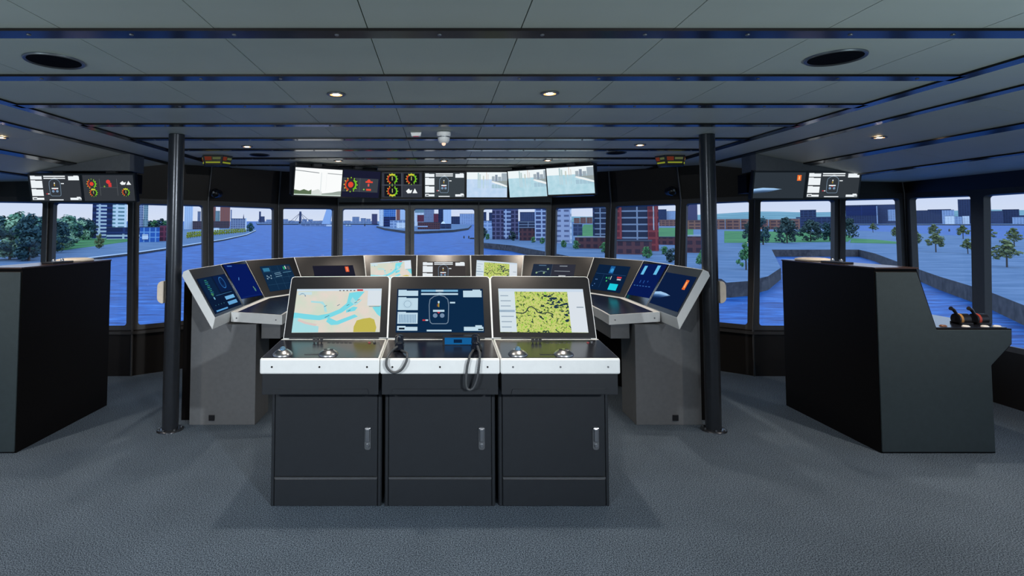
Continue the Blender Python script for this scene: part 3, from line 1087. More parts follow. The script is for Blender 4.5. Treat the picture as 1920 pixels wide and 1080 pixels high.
for (i, j, s, kind, label) in units:
    if s == -1:
        tl, tr, bl, br = rp(rt, i, -1), rp(rt, j, -1), rp(rb, i, -1), rp(rb, j, -1)
    elif s == 1:
        tl, tr, bl, br = rp(rt, j, 1), rp(rt, i, 1), rp(rb, j, 1), rp(rb, i, 1)
    else:
        tl, tr, bl, br = rp(rt, 5, -1), rp(rt, 5, 1), rp(rb, 5, -1), rp(rb, 5, 1)
    for p in (tl, tr):
        p.z = Z1
    for p in (bl, br):
        p.z = Z0
    foot = Vector(((tl.x + tr.x) / 2, (tl.y + tr.y) / 2, 0))
    t = thing('console_station', foot, label, 'console', 'panels of the rear console')
    tl, tr, bl, br = tl - foot, tr - foot, bl - foot, br - foot
    c, u, v, n = panel_frame(bl, br, tl, tr)
    W, H = (tr - tl).length, ((tl + tr) / 2 - (bl + br) / 2).length
    W0 = (br - bl).length
    # slab with a white rim: front face, then back face dropped
    out = Vector((n.x, n.y, 0)).normalized() * -1
    cols = []
    for (b, tp) in ((bl, tl), (br, tr)):
        d = (tp - b); d.z = 0; d = d.normalized()
        cols.append([b, tp, tp + d * .04 + Vector((0, 0, -.018)), tp + d * .05 + Vector((0, 0, -.05)), b + d * .02 + Vector((0, 0, -.09))])
    N = 5
    m = MB()
    m.add(cols[0] + cols[1], [(0, 5, 6, 1), (1, 6, 7, 2), (2, 7, 8, 3), (3, 8, 9, 4), (4, 9, 5, 0), (0, 1, 2, 3, 4), (9, 8, 7, 6, 5)])
    m.build('screen_housing', m_white, t, bevel=.004)
    # bezel
    uu = (br - bl).normalized()

    def Q(sx, sy, off=0.0):
        return (bl * (1 - sx) + br * sx) * (1 - sy) + (tl * (1 - sx) + tr * sx) * sy + n * off
    e = .007 / W
    m = MB(); m.hexa([Q(e, .012, -.002), Q(1 - e, .012, -.002), Q(1 - e, .985, -.002), Q(e, .985, -.002)], [Q(e, .012, .003), Q(1 - e, .012, .003), Q(1 - e, .985, .003), Q(e, .985, .003)])
    wide = kind in ('dark', 'radar')
    tan = kind in ('dark', 'radar', 'chart', 'conning', 'sat')
    m.build('bezel', m_bezel if not kind in ('blueB', 'bars') else m_gloss, t)
    sx0, sx1, sy0, sy1 = {'blueA': (.06, .94, .06, .78), 'blueB': (.06, .94, .12, .94), 'mimic': (.19, .85, .13, .80), 'dark': (.2, .82, .2, .70), 'chart': (.1, .9, .12, .78), 'conning': (.1, .9, .12, .78),
                          'sat': (.1, .9, .12, .78), 'radar': (.16, .8, .2, .74), 'engine': (.16, .84, .1, .8), 'bars': (.06, .94, .14, .94), 'earth': (.05, .95, .1, .82)}[kind]
    a, b, cc, dd = Q(sx0, sy0), Q(sx1, sy0), Q(sx1, sy1), Q(sx0, sy1)
    DW, DH = ((b - a).length + (cc - dd).length) / 2, ((dd + cc) / 2 - (a + b) / 2).length
    M2 = frame_matrix((a + b + cc + dd) / 4 + n * .0062, u, v, n)
    pc = {'blueA': pic_blueA, 'blueB': pic_blueB, 'mimic': pic_mimic, 'dark': lambda w, h: pic_dark(w, h, spot=(.78, .6, .87, .92)), 'chart': pic_chart, 'conning': lambda w, h: pic_conning(w, h, (64, 60, 60)),
          'sat': pic_sat, 'radar': pic_radar, 'engine': pic_engine, 'bars': pic_bars, 'earth': lambda w, h: pic_earth(w, h, (.78, .6, .87, .88))}[kind](DW, DH)
    pm, ml = pc.mesh(M2, .95)
    pm.build('display', ml, t)
    # pedestal under the panel
    dl = (tl - bl); dl.z = 0; dl.normalize()
    dr = (tr - br); dr.z = 0; dr.normalize()
    g = lambda p, z: Vector((p.x, p.y, z))
    if kind not in ('blueA', 'earth'):
        m = MB()
        m.hexa([g(bl + dl * .06, 0), g(br + dr * .06, 0), g(tr + dr * .02, 0), g(tl + dl * .02, 0)], [g(bl + dl * .06, .83), g(br + dr * .06, .83), g(tr + dr * .02, 1.2), g(tl + dl * .02, 1.2)])
        m.build('pedestal', m_black, t)

# worktop running round the inside of the ring
for s, lb in ((-1, 'white-edged worktop along the inside of the left console wing'), (1, 'white-edged worktop along the inside of the right console wing')):
    t = thing('console_worktop', (RC + s * 1.6, 5.2, 0), lb, 'worktop', 'worktops of the rear console')
    o = Vector((RC + s * 1.6, 5.2, 0))
    oute = [(1.785, 4.70), (1.795, 5.05), (1.805, 5.67), (1.53, 6.25), (.913, 6.725), (.0, 6.725)]
    inne = [(1.37, 4.735), (1.38, 5.0), (1.385, 5.56), (1.19, 5.94), (.78, 6.28), (.0, 6.28)]
    m = MB(); m2 = MB()
    for k in range(5):
        za, zb = .921, .889
        def pt(l, k, z):
            return Vector((RC + s * l[k][0], l[k][1], z)) - o
        top = [pt(oute, k, za), pt(inne, k, zb), pt(inne, k + 1, zb), pt(oute, k + 1, za)]
        bot = [pt(oute, k, za - .08), pt(inne, k, zb - .08), pt(inne, k + 1, zb - .08), pt(oute, k + 1, za - .08)]
        if s == -1:
            m.hexa(bot, top)
        else:
            m.hexa(bot[::-1], top[::-1])
        cen = sum(top, Vector((0, 0, 0))) / 4
        def sh(p, f=.035):
            return p + (cen - p).normalized() * f + Vector((0, 0, .0006))
        a0, b0, c0, d0 = top
        # inlay leaves a white margin by the panels and a hairline between sections
        ow = (a0 - b0).normalized(); al = (d0 - a0).normalized()
        q = [a0 - ow * .05 + al * .005, b0 + ow * .014 + al * .005, c0 + ow * .014 - al * .003, d0 - ow * .05 - al * .003]
        if k == 0:
            q[0] += al * .012; q[1] += al * .012
        lo = [p + Vector((0, 0, -.001)) for p in q]; hi = [p + Vector((0, 0, .0025)) for p in q]
        m2.hexa(lo, hi)
    m.build('worktop_slab', m_white, t)
    m2.build('dark_inlay', m_desk, t)
    for (xx, zz) in ((1.74, .87), (1.42, .85)):
        m3 = MB(); p = Vector((RC + s * xx, 4.70 + (1.785 - xx) * .084, zz)) - o
        m3.tube([p + Vector((0, -.004, 0)), p + Vector((0, .004, 0))], .006, n=10); m3.build('edge_screw', m_dsteel, t)
    # drawer box hung below the worktop
    m4 = MB()
    m4.box(min(s * 1.39, s * 1.55) + RC - o.x, max(s * 1.39, s * 1.55) + RC - o.x, 4.76 - o.y, 5.5 - o.y, .69, .815)
    m4.build('drawer_box', m_cabl, t, bevel=.003)
# end cabinets that carry the wings
for s, lb, mm in ((-1, 'grey end cabinet under the left console wing, small black socket near the floor', m_cabl), (1, 'grey end cabinet under the right console wing, small black socket near the floor', m_cabl)):
    t = thing('wing_cabinet', (RC + s * 1.84, 5.0, 0), lb, 'cabinet', 'end cabinets of the console wings')
    m = MB()
    a, b = (-.27, .27)
    # cut to the slope of the panel above
    zo, zi = 1.17, .81
    if s == 1:
        prof = [(a, 0), (b, 0), (b, 1.2), (.19, 1.2), (-.03, .82), (a, .82)]
    else:
        prof = [(a, 0), (b, 0), (b, .82), (.03, .82), (-.19, 1.2), (a, 1.2)]
    m.prism([(x, 0, z) for x, z in prof], (0, -.31, 0), (0, .05, 0))
    m.build('carcass', mm, t, bevel=.003)
    m = MB(); xa, xb = sorted((s * .274, s * .39))
    m.box(xa, xb, -.19, .7, 0, 1.16); m.build('back_cover', m_black, t)
    m = MB(); x = {-1: -.085, 1: .052}[s]
    m.box(x - .024, x + .024, -.317, -.309, .035, .083)
    m.build('socket', m_knob, t, bevel=.003)

# ------------------------------------------------------------------ bridge wing consoles
def wing_console(s, label):
    t = thing('side_console', (s * 3.62, 4.65, 0), label, 'console', 'consoles of the bridge wings')
    prof = [(3.17, 0), (3.995, 0), (3.995, .62), (4.15, .775), (4.155, .885), (3.61, .885), (3.48, 1.318), (3.17, 1.318)]
    if s < 0:
        prof = [(x - .12, z) for x, z in prof]
    ox = 3.62
    m = MB()
    m.prism([(s * (x - ox if s > 0 else x - ox), 0, z) for x, z in prof], (0, -.54, 0), (0, .56, 0))
    m.build('body', m_black, t)
    dx = 0 if s > 0 else -.12
    m = MB()
    ins = [(3.176, .01), (3.985, .01), (3.985, .625), (4.138, .78), (4.143, .878), (3.60, .878), (3.472, 1.295), (3.176, 1.295)]
    m.prism([(s * (x + dx - ox), 0, z) for x, z in ins], (0, -.552, 0), (0, -.54, 0))
    m.build('end_panel', mat('grey_end_panel', (56, 67, 71), .4, spec=.4), t, bevel=.003)
    m = MB(); m.box(min(s * (3.165 + dx - ox), s * (3.485 + dx - ox)), max(s * (3.165 + dx - ox), s * (3.485 + dx - ox)), -.556, .565, 1.318, 1.33)
    m.build('top_board', mat('glossy_brown_top', (58, 42, 36), .2, spec=.6, scale=8), t, bevel=.002)
    # operating panel with two throttle levers
    m = MB(); m.box(min(s * (3.62 + dx - ox), s * (4.14 + dx - ox)), max(s * (3.62 + dx - ox), s * (4.14 + dx - ox)), -.52, .54, .885, .892)
    m.build('control_panel', m_desk, t)
    for k, (x, y) in enumerate(((3.94, -.38), (4.075, -.38))):
        m = MB(); px = s * (x + dx - ox)
        m.tube([(px - .045, y, .93), (px + .04, y, .93)], .042, n=20); m.box(px - .045, px + .045, y - .05, y + .05, .89, .91)
        lv = m.build('throttle', m_knob, t, bevel=.004)
        m = MB(); m.tube([(px - .03 * s, y, .96), (px - .055 * s, y - .0, 1.0), (px - .085 * s, y - .01, 1.012)], [.01, .012, .015], n=10)
        m.build('lever_arm', m_knob, lv)
        m = MB(); m.tube([(px - .022 * s - .012, y, .93), (px - .022 * s + .006, y, .93)], .0432, n=20); m.build('colour_band', mat('amber_band', (176, 130, 70), .4) if k == 0 else mat('red_band', (170, 64, 46), .4), lv)
    for k, (x, y) in enumerate(((3.72, -.47), (3.87, -.49), (4.01, -.49), (4.1, -.49))):
        px = s * (x + dx - ox)
        m = MB(); m.lathe([(.024, .891), (.024, .896), (.016, .902), (0, .903)], 0, 16, Matrix.Translation((px, y, 0))); m.build('control_knob', m_plast if k else m_brown, t)
    return t


wing_console(-1, 'black side console in the left bridge wing with a grey end panel')
wing_console(1, 'black side console in the right bridge wing with throttle levers on its shelf')
for s in (-1, 1):
    sd = 'left' if s < 0 else 'right'
    dx = 0 if s > 0 else -.12
    x = s * (3.32 + dx)
    m = MB()
    m.lathe([(0, .0), (.125, 0), (.135, .006), (.128, .018), (.09, .026), (0, .028)], 0, 32)
    o = m.build('round_lid', m_beige)
    o.location = (x, 5.0 if s > 0 else 4.93, 1.3305)
    o.scale = (1.0, 1.25, 1)
    T(o, 'cream round lid lying on top of the %s side console' % sd, 'lid', 'lids on the side consoles')
    t = thing('gooseneck_fitting', (x - s * .06, 4.62, 1.3305), 'low dark fitting with two chrome caps on top of the %s side console' % sd, 'fitting', 'fittings on the side consoles')
    m = MB(); m.box(-.045, .045, -.13, .13, 0, .014); m.build('base_bar', m_knob, t, bevel=.003)
    for y in (-.05, .05):
        m = MB(); m.lathe([(.012, .013), (.014, .025), (.01, .034), (0, .036)], 0, 14, Matrix.Translation((0, y, 0))); m.build('chrome_cap', m_steel, t)

# ------------------------------------------------------------------ overhead monitors
def monitor(c, yaw, tilt, w, h, pic, label, group, strength=1.0, deep=.06):
    """c: centre of the glass; yaw 0 faces the camera side"""
    t = thing('overhead_monitor', c, label, 'monitor', group)
    t.rotation_euler = (tilt, 0, yaw)
    R = Matrix(((1, 0, 0, 0), (0, 0, -1, 0), (0, 1, 0, 0), (0, 0, 0, 1)))   # screen x,y,up -> x,z,-y
    m = MB(); m.box(-w / 2 - .014, w / 2 + .014, .004, deep, -h / 2 - .016, h / 2 + .016); m.build('housing', m_bezel, t, bevel=.004)
    m = MB()
    a, b, c2, d = w / 2 + .013, w / 2, h / 2 + .015, h / 2
    m.box(-a, a, -.003, .004, d, c2); m.box(-a, a, -.003, .004, -c2, -d); m.box(-a, -b, -.003, .004, -d, d); m.box(b, a, -.003, .004, -d, d)
    m.build('bezel', m_bezel, t)
    pm, ml = pic.mesh(R, strength)
    pm.build('display', ml, t)
    m = MB(); m.box(-.05, .05, deep, deep + .05, -.02, h / 2 + .05); m.build('mount', m_mull, t)
    return t


def mon_px(x0, x1, yt, yb, Y, yaw, tilt, picf, label, group='overhead monitors of the centre rack', st=1.0, w=None):
    c = P((x0 + x1) / 2, (yt + yb) / 2, Y)
    h = (yb - yt) / FPX * (Y * CS) / max(.3, math.cos(tilt))
    w = w or (x1 - x0) / FPX * (Y * CS) / math.cos(yaw)
    return monitor(c, yaw, tilt, w - .026, h - .03, picf(w, h), label, group, st)


ya = rad(33)
TI = rad(10)
mon_px(557, 638, 314, 369, 6.52, ya, TI, lambda w, h: pic_wake(w - .026, h - .03), 'leftmost monitor of the centre overhead rack, white sky over a pale shore', st=1.0)
mon_px(638, 711, 318, 372, 6.82, ya, TI, lambda w, h: pic_gauge2(w - .026, h - .03), 'second overhead monitor from the left in the centre rack, one round gauge on navy')
mon_px(714, 793, 322, 372, 7.0, 0, TI, lambda w, h: pic_gauges4(w - .026, h - .03), 'overhead monitor with three coloured gauges and white wave icons')
mon_px(794, 873, 322, 372, 7.0, 0, TI, lambda w, h: pic_conning(w - .026, h - .03, (58, 66, 72)), 'middle overhead monitor with a ship outline between white blocks')
mon_px(873, 953, 321, 372, 7.0, 0, TI, lambda w, h: pic_harbour(w - .026, h - .03, 'pale_blue_water_picture'), 'overhead harbour view with blue water, right of the ship outline screen')
mon_px(955, 1029, 317, 371, 6.82, -ya, TI, lambda w, h: pic_harbour(w - .026, h - .03, 'pale_water_picture'), 'second overhead monitor from the right in the centre rack, harbour view')
mon_px(1029, 1109, 311, 366, 6.52, -ya, TI, lambda w, h: pic_harbour(w - .026, h - .03, 'pale_water_picture'), 'rightmost monitor of the centre overhead rack, harbour view')
# rack behind them
t = thing('monitor_rack', (.04, 7.0, CZ), 'dark grey rack on the ceiling carrying the seven centre monitors', 'rack')
m = MB(); m.box(-.80, .84, .075, .2, -.40, -.001); m.build('centre_beam', m_mull, t)
m = MB(); m.box(-.82, .86, -.03, .09, -.045, -.001); m.build('top_rail', m_mull, t)
for s in (-1, 1):
    m = MB()
    a0 = Vector((s * .84, .10, 0)); d = Vector((s * math.cos(ya), -math.sin(ya), 0)); nn = Vector((s * math.sin(ya), math.cos(ya), 0))
    q = [a0, a0 + d * 1.07, a0 + d * 1.07 + nn * .1, a0 + nn * .1]
    m.hexa([p + Vector((0, 0, -.38)) for p in q], [p + Vector((0, 0, -.001)) for p in q]); m.build('side_beam', m_bezel, t)
    m = MB()
    e = a0 + d * 1.075 - nn * .09
    q = [e, e + d * .02, e + d * .02 + nn * .2, e + nn * .2]
    m.hexa([p + Vector((0, 0, -.36)) for p in q], [p + Vector((0, 0, -.001)) for p in q]); m.build('side_plate', m_mull, t)

# wing monitors in their ceiling boxes
mon_px(1411, 1511, 321, 374, 5.72, 0, rad(13), lambda w, h: pic_earth(w - .026, h - .03, (.84, .68, .92, .9), (44, 52, 60)), 'dark overhead monitor in the right wing with a blue glow and an orange tag', 'overhead monitors of the bridge wings')
mon_px(1511, 1613, 321, 373, 5.72, 0, rad(13), lambda w, h: pic_conning(w - .026, h - .03, (50, 56, 62)), 'outer overhead monitor in the right wing with ship outline and white blocks', 'overhead monitors of the bridge wings')
mon_px(55, 154, 326, 379, 5.72, 0, rad(13), lambda w, h: pic_conning(w - .026, h - .03, (52, 56, 62)), 'outer overhead monitor in the left wing with ship outline and white blocks', 'overhead monitors of the bridge wings')
mon_px(154, 254, 326, 379, 5.72, 0, rad(13), lambda w, h: pic_gauge3(w - .026, h - .03), 'overhead monitor in the left wing with coloured gauges on grey', 'overhead monitors of the bridge wings')
for s, lb in ((-1, 'grey ceiling box above the two left wing monitors'), (1, 'grey ceiling box above the two right wing monitors')):
    m = MB()
    x0, x1 = (3.16, 4.42)
    if s > 0:
        x0, x1 = 3.22, 4.36
    zb = 2.205
    x1 = 4.08
    prof = [(s * x0, 0, zb), (s * x1, 0, zb), (s * x1, 0, slope_z(x1) - .003), (s * max(x0, WX), 0, slope_z(max(x0, WX)) - .003), (s * x0, 0, slope_z(x0) - .003)]
    m.prism(prof, (0, 5.68, 0), (0, 5.95, 0))
    o = m.build('monitor_box', m_cabl, bevel=.002, loc=(s * 3.8, 5.8, 2.3))
    T(o, lb, 'box', 'boxes above the wing monitors')
# bodies behind the wing monitors down from the boxes
for s in (-1, 1):
    m = MB(); x0, x1 = (3.2, 4.1)
    m.box(min(s * x0, s * x1), max(s * x0, s * x1), 5.83, 6.0, 1.99, 2.19)
    o = m.build('monitor_bracket', m_black, loc=(s * 3.8, 5.9, 2.1))
    T(o, 'black bracket plate behind the two %s wing monitors' % ('left' if s < 0 else 'right'), 'bracket', 'brackets behind the wing monitors')

# ------------------------------------------------------------------ ceiling fittings
m_warm = emat((255, 226, 190), 20.0)
ALL_LAMPS = []


def downlight(x, y, label, power=58, nm='downlight'):
    z = slope_z(x)
    t = thing(nm, (x, y, z - .0005), label, 'light', 'ceiling downlights')
    m = MB(); m.lathe([(.034, -.001), (.052, -.001), (.054, -.006), (.05, -.009), (.036, -.008), (.031, -.002)], 0, 28); m.build('ring', m_dsteel, t)
    m = MB(); m.lathe([(0, -.007), (.018, -.007), (.022, -.004)], 0, 24); m.build('bulb', m_warm, t)
    m = MB(); m.lathe([(.02, -.004), (.036, -.0075)], 0, 24); m.build('halo_ring', emat((255, 196, 132), 1.6), t)  # emissive ring, the bulb's warm halo put into its colour
    ld = bpy.data.lights.new('downlight_beam', 'SPOT')
    ld.energy = power; ld.color = (1.0, .86, .72); ld.spot_size = rad(130); ld.spot_blend = .7; ld.shadow_soft_size = .03
    lo = bpy.data.objects.new('downlight_beam', ld); COL.objects.link(lo)
    lo.parent = t; lo.location = (0, 0, -.012)
    return t


for x, y, lb in (
    (-.60, 3.2, 'nearer downlight left of the middle of the ceiling, above the left front unit'),
    (.63, 3.18, 'nearer downlight right of the middle of the ceiling, above the right front unit'),
    (-1.81, 5.22, 'downlight in front of the left angled sign box'),
    (1.84, 5.12, 'downlight in front of the right angled sign box'),
    (-1.15, 6.3, 'far downlight above the second overhead monitor from the left'),
    (.045, 6.3, 'far downlight above the middle overhead monitor'),
    (1.21, 6.26, 'far downlight above the right end of the harbour monitors'),
    (-3.46, 4.38, 'downlight in the sloping ceiling of the left bridge wing'),
    (3.46, 4.38, 'downlight in the sloping ceiling of the right bridge wing')):
    downlight(x, y, lb)
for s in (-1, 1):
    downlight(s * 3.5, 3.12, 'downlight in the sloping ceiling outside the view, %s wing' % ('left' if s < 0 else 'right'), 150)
for x in (-2.0, -.6, .63, 2.0):  # further downlights out of view, added to light the console fronts
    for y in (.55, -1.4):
        downlight(x, y, 'added unseen downlight in the ceiling behind the viewpoint, aft of the front console', 40)


def disc_fitting(name, px, py, r, label, cat, group, rim):
    d = ray(px, py); s = (CZ - EYE) / d.z
    t = thing(name, (d.x * s, d.y * s, CZ - .0005), label, cat, group)
    m = MB(); m.lathe([(r * .9, -.004), (r, -.01), (r * 1.03, -.006), (r * 1.04, 0)], 0, 40); m.build('rim', rim, t)
    m = MB(); m.lathe([(0, -.003), (r * .92, -.005)], 0, 40); m.build('grille', mat('speaker_cloth', (14, 14, 16), .9, spec=.05, scale=400, vary=.5), t)


disc_fitting('ceiling_speaker', 102, 113, .118, 'round black ceiling speaker at the upper left', 'speaker', 'ceiling speakers', m_dsteel)
disc_fitting('ceiling_speaker', 1566, 107, .118, 'round black ceiling speaker at the upper right', 'speaker', 'ceiling speakers', m_dsteel)
disc_fitting('air_vent', 487, 290, .1, 'flat dark round vent in the ceiling left of the centre monitors', 'vent', 'ceiling vents', m_bezel)
disc_fitting('air_vent', 1155, 286, .1, 'flat dark round vent in the ceiling right of the centre monitors', 'vent', 'ceiling vents', m_bezel)

d = ray(832, 247); s_ = (CZ - EYE) / d.z
t = thing('smoke_detector', (d.x * s_, d.y * s_, CZ - .0005), 'white smoke detector hanging from the middle of the ceiling', 'detector')
m = MB(); m.lathe([(.05, 0), (.056, -.004), (.056, -.028), (.05, -.036)], 0, 28); m.build('base', m_plast, t)
m = MB(); m.lathe([(.05, -.036), (.048, -.05), (.045, -.07), (.036, -.088), (.02, -.094), (0, -.095)], 0, 28); m.build('sensor_head', m_plast, t)
m = MB(); m.lathe([(.0495, -.038), (.0495, -.046), (.047, -.05)], 0, 28); m.build('slot_ring', m_dsteel, t)
m = MB(); m.ball((0, -.01, -.098), .016, 0, 12); m.build('indicator_lamp', emat((255, 214, 186), 1.2), t)
d = ray(780, 248); s_ = (CZ - EYE) / d.z
t = thing('motion_sensor', (d.x * s_, d.y * s_, CZ - .0005), 'small white box with a red underside on the ceiling beside the smoke detector', 'sensor')
m = MB(); m.prism([(-.045, 0, 0), (.045, 0, 0), (.036, 0, -.034), (-.036, 0, -.034)], (0, -.025, 0), (0, .025, 0)); m.build('case', m_plast, t, bevel=.004)
m = MB(); m.box(-.022, .022, -.02, .02, -.038, -.033); m.build('lens', mat('red_lens', (190, 50, 50), .3), t)


def rudder_indicator(px, py, s, label):
    c = P(px, py, 5.9)
    t = thing('rudder_indicator', (c.x, 5.9, CZ - .0005), label, 'indicator', 'three-faced indicators on the ceiling')
    h = .11
    plan = [(-.16, .05), (-.10, -.07), (.10, -.07), (.16, .05)]
    m = MB()
    top = [Vector((x * 1.05, y * 1.05, 0)) for x, y in plan]; bot = [Vector((x * .86, y * .86 - .0, -h)) for x, y in plan]
    m.hexa(bot, top); m.build('case', m_knob, t, bevel=.004)
    for k in range(3):
        a, b = bot[k], bot[(k + 1)]
        ta, tb = top[k], top[k + 1]

        def q(sx, sy, o):
            n = (b - a).cross(ta - a).normalized()
            if n.y > 0 and k == 1:
                n = -n
            return (a * (1 - sx) + b * sx) * (1 - sy) + (ta * (1 - sx) + tb * sx) * sy + n * o
        nrm = (b - a).cross(ta - a)
        sg = 1
        m = MB()
        for (s0, s1, z0, z1, mi) in ((.06, .94, .2, .9, 0), (.08, .44, .5, .86, 1), (.5, .92, .6, .8, 2), (.1, .92, .24, .38, 3)):
            o = .002 + .001 * mi
            m.hexa([q(s0, z0, 0), q(s1, z0, 0), q(s1, z1, 0), q(s0, z1, 0)], [q(s0, z0, o), q(s1, z0, o), q(s1, z1, o), q(s0, z1, o)], mi)
        m.build('scale_face', [mat('dark_dial', (52, 54, 34), .5), emat((140, 62, 44), .4), emat((120, 130, 84), .4), emat((170, 180, 60), .5)], t)


rudder_indicator(404, 291, -1, 'three-faced rudder indicator with red and yellow scales on the ceiling, left side')
rudder_indicator(1260, 288, 1, 'three-faced rudder indicator with red and yellow scales on the ceiling, right side')
for px, py, lb in ((404, 362, 'small black dome camera on the dark header above the left windows'), (1260, 358, 'small black dome camera on the dark header above the right windows')):
    c = P(px, py, 6.8)
    t = thing('dome_camera', c, lb, 'camera', 'dome cameras on the header')
    m = MB(); m.ball((0, 0, 0), .058, 0, 18); m.build('dome', m_gloss, t)
    m = MB(); m.tube([(0, 0.0, 0), (0, .1, .0)], .05, n=20); m.build('collar', m_knob, t)
    m = MB(); m.tube([(0, -.05, .004), (0, -.06, .004)], .012, n=12); m.build('lens', m_steel, t)

# ------------------------------------------------------------------ outdoors
HW, HL = 18.0, 14.5


def HX(px):
    return 16.9 if px < 500 else HL



def outdoor(name, kind, c1, c2, sx=1.0, sy=1.0, scale=.05, rough=.9, spec=.1, bump=0):
    m = bpy.data.materials.new(name)
    m.use_nodes = True
    nt = m.node_tree
    b = nt.nodes['Principled BSDF']
    b.inputs['Roughness'].default_value = rough; b.inputs['Specular IOR Level'].default_value = spec
    tc = nt.nodes.new('ShaderNodeTexCoord'); mp = nt.nodes.new('ShaderNodeMapping')
    mp.inputs['Scale'].default_value = (sx, sy, 1)
    nz = nt.nodes.new('ShaderNodeTexNoise'); nz.inputs['Scale'].default_value = scale; nz.inputs['Detail'].default_value = 6; nz.inputs['Roughness'].default_value = .6
    r = nt.nodes.new('ShaderNodeValToRGB')
    r.color_ramp.elements[0].position = .35; r.color_ramp.elements[1].position = .68
    r.color_ramp.elements[0].color = lin(c1); r.color_ramp.elements[1].color = lin(c2)
    nt.links.new(tc.outputs['Object'], mp.inputs['Vector']); nt.links.new(mp.outputs[0], nz.inputs['Vector']); nt.links.new(nz.outputs['Fac'], r.inputs['Fac']); nt.links.new(r.outputs[0], b.inputs['Base Color'])
    if bump:
        bp = nt.nodes.new('ShaderNodeBump'); bp.inputs['Strength'].default_value = bump; bp.inputs['Distance'].default_value = .6
        nt.links.new(nz.outputs['Fac'], bp.inputs['Height']); nt.links.new(bp.outputs[0], b.inputs['Normal'])
    return m


m_water = outdoor('rippled_blue_water', 0, (10, 50, 112), (36, 94, 168), .35, 1.3, .4, .5, .06, .35)
_e = [n for n in m_water.node_tree.nodes if n.type == 'VALTORGB'][0].color_ramp
_e.elements[1].position = .6
_x = _e.elements.new(.74); _x.color = lin((84, 130, 192))  # pale ripple highlights put into the water colour
m_quay = outdoor('pale_concrete_quay', 0, (74, 100, 134), (102, 124, 156), .3, 1, .2)
m_wallq = outdoor('dark_quay_wall', 0, (58, 60, 66), (88, 88, 92), 1, 1, .5)
m_grass = outdoor('lawn', 0, (56, 104, 70), (78, 132, 78), 1, 1, .03)
m_hill = outdoor('hazy_hill', 0, (84, 122, 132), (128, 158, 164), .25, 1, .004)  # hill tones paled, distance haze put into the colour

m = MB()
far = 9000.0
q = [(-4500, 4, gz(4, HW)), (5500, 4, gz(4, HW)), (9000, far, gz(far, HW)), (-9000, far, gz(far, HW))]
m.add(q, [(0, 1, 2, 3)])
S(m.build('river_water', m_water), 'stuff')


def land(name, pix, extra=(), H=HL, wallmat=True):
    """land polygon from its outline in view; sides drop to the water as quay walls"""
    H = HX(pix[0][0]) if pix[-1][0] < 0 else H
    pts = [G(x, y, H) for x, y in pix] + [Vector((x, y, gz(y, H))) for x, y in extra]
    m = MB()
    m.add(pts, [tuple(range(len(pts)))])
    n = len(pts)
    lo = [Vector((p.x, p.y, gz(p.y, HW) - .5)) for p in pts]
    m.add(pts + lo, [(i, (i + 1) % n, (i + 1) % n + n, i + n) for i in range(n)], 1)
    # kerb along the edge
    o = m.build(name, [m_quay, m_wallq])
    return S(o)


land('left_quay', [(480, 432), (462, 440), (420, 449), (345, 461), (262, 473), (160, 485), (60, 497), (-100, 516), (-500, 565)], [(-1600, 100), (-6000, 4000), (-2600, 4000)] + [tuple(G(420, 424, 16.9)[:2]), tuple(G(472, 427, 16.9)[:2])])
land('right_quay', [(905, 455), (960, 460), (1035, 474), (1150, 497), (1260, 512), (1353, 523), (1362, 530), (1402, 527), (1440, 518), (1464, 502), (1447, 468), (1610, 468), (1640, 475), (1700, 497), (1760, 518), (1850, 545), (1960, 588), (2300, 690)], [(900, 60)] + [tuple(G(2300, 470, HL)[:2]), tuple(G(1920, 450, HL)[:2]), tuple(G(1800, 442, HL)[:2]), tuple(G(1700, 436, HL)[:2]), tuple(G(1600, 432, HL)[:2])] + [tuple(G(1580, 417, HL)[:2]), tuple(G(1000, 417, HL)[:2]), tuple(G(915, 430, HL)[:2]), tuple(G(895, 446, HL)[:2])])
land('far_bank', [(1590, 420.5), (1750, 420.5), (1980, 421), (2400, 421), (2500, 415.5), (1580, 415.5)])
land('city_island', [(706, 424), (722, 428), (765, 433.5), (790, 433.5), (850, 431), (878, 427.5), (884, 422), (820, 418.5), (720, 418.5)])
land('far_shore', [(482, 420), (640, 419.5), (712, 420), (760, 416.5), (640, 415.6), (480, 416)])
kp = [G(x, y, 16.9) for x, y in [(480, 432), (462, 440), (420, 449), (345, 461), (262, 473), (160, 485), (60, 497), (-100, 516)]]
m = MB()
for a, b in zip(kp[:-1], kp[1:]):
    n_ = Vector((b.y - a.y, -(b.x - a.x), 0)).normalized() * .75
    n_ = n_ if n_.x < 0 or n_.y > 0 else -n_
    m.hexa([a, b, b + n_, a + n_], [p + Vector((0, 0, .35)) for p in (a, b, b + n_, a + n_)])
S(m.build('quay_kerb', mat('white_kerb_stone', (226, 234, 240), .8, spec=.1)))
# lawns laid on the quays
def lawn(name, pix):
    m = MB(); pts = [G(x, y, HX(x) - .12) for x, y in pix]
    m.add(pts, [tuple(range(len(pts)))])
    n = len(pts); lo = [p - Vector((0, 0, .25)) for p in pts]
    m.add(pts + lo, [(i, (i + 1) % n, (i + 1) % n + n, i + n) for i in range(n)])
    S(m.build(name, m_grass))


lawn('lawn', [(60, 478), (110, 470), (180, 461), (246, 452), (240, 444), (170, 443), (110, 447), (40, 458)])
lawn('lawn', [(1358, 455), (1420, 455), (1590, 453), (1600, 443), (1560, 436), (1440, 434), (1358, 433)])
lawn('lawn', [(1232, 446), (1300, 446), (1300, 427), (1236, 427)])
lawn('lawn', [(1080, 446), (1118, 444), (1118, 421), (1095, 421)])
lawn('lawn', [(1594, 455), (1690, 457), (1690, 454), (1640, 449), (1596, 447)])


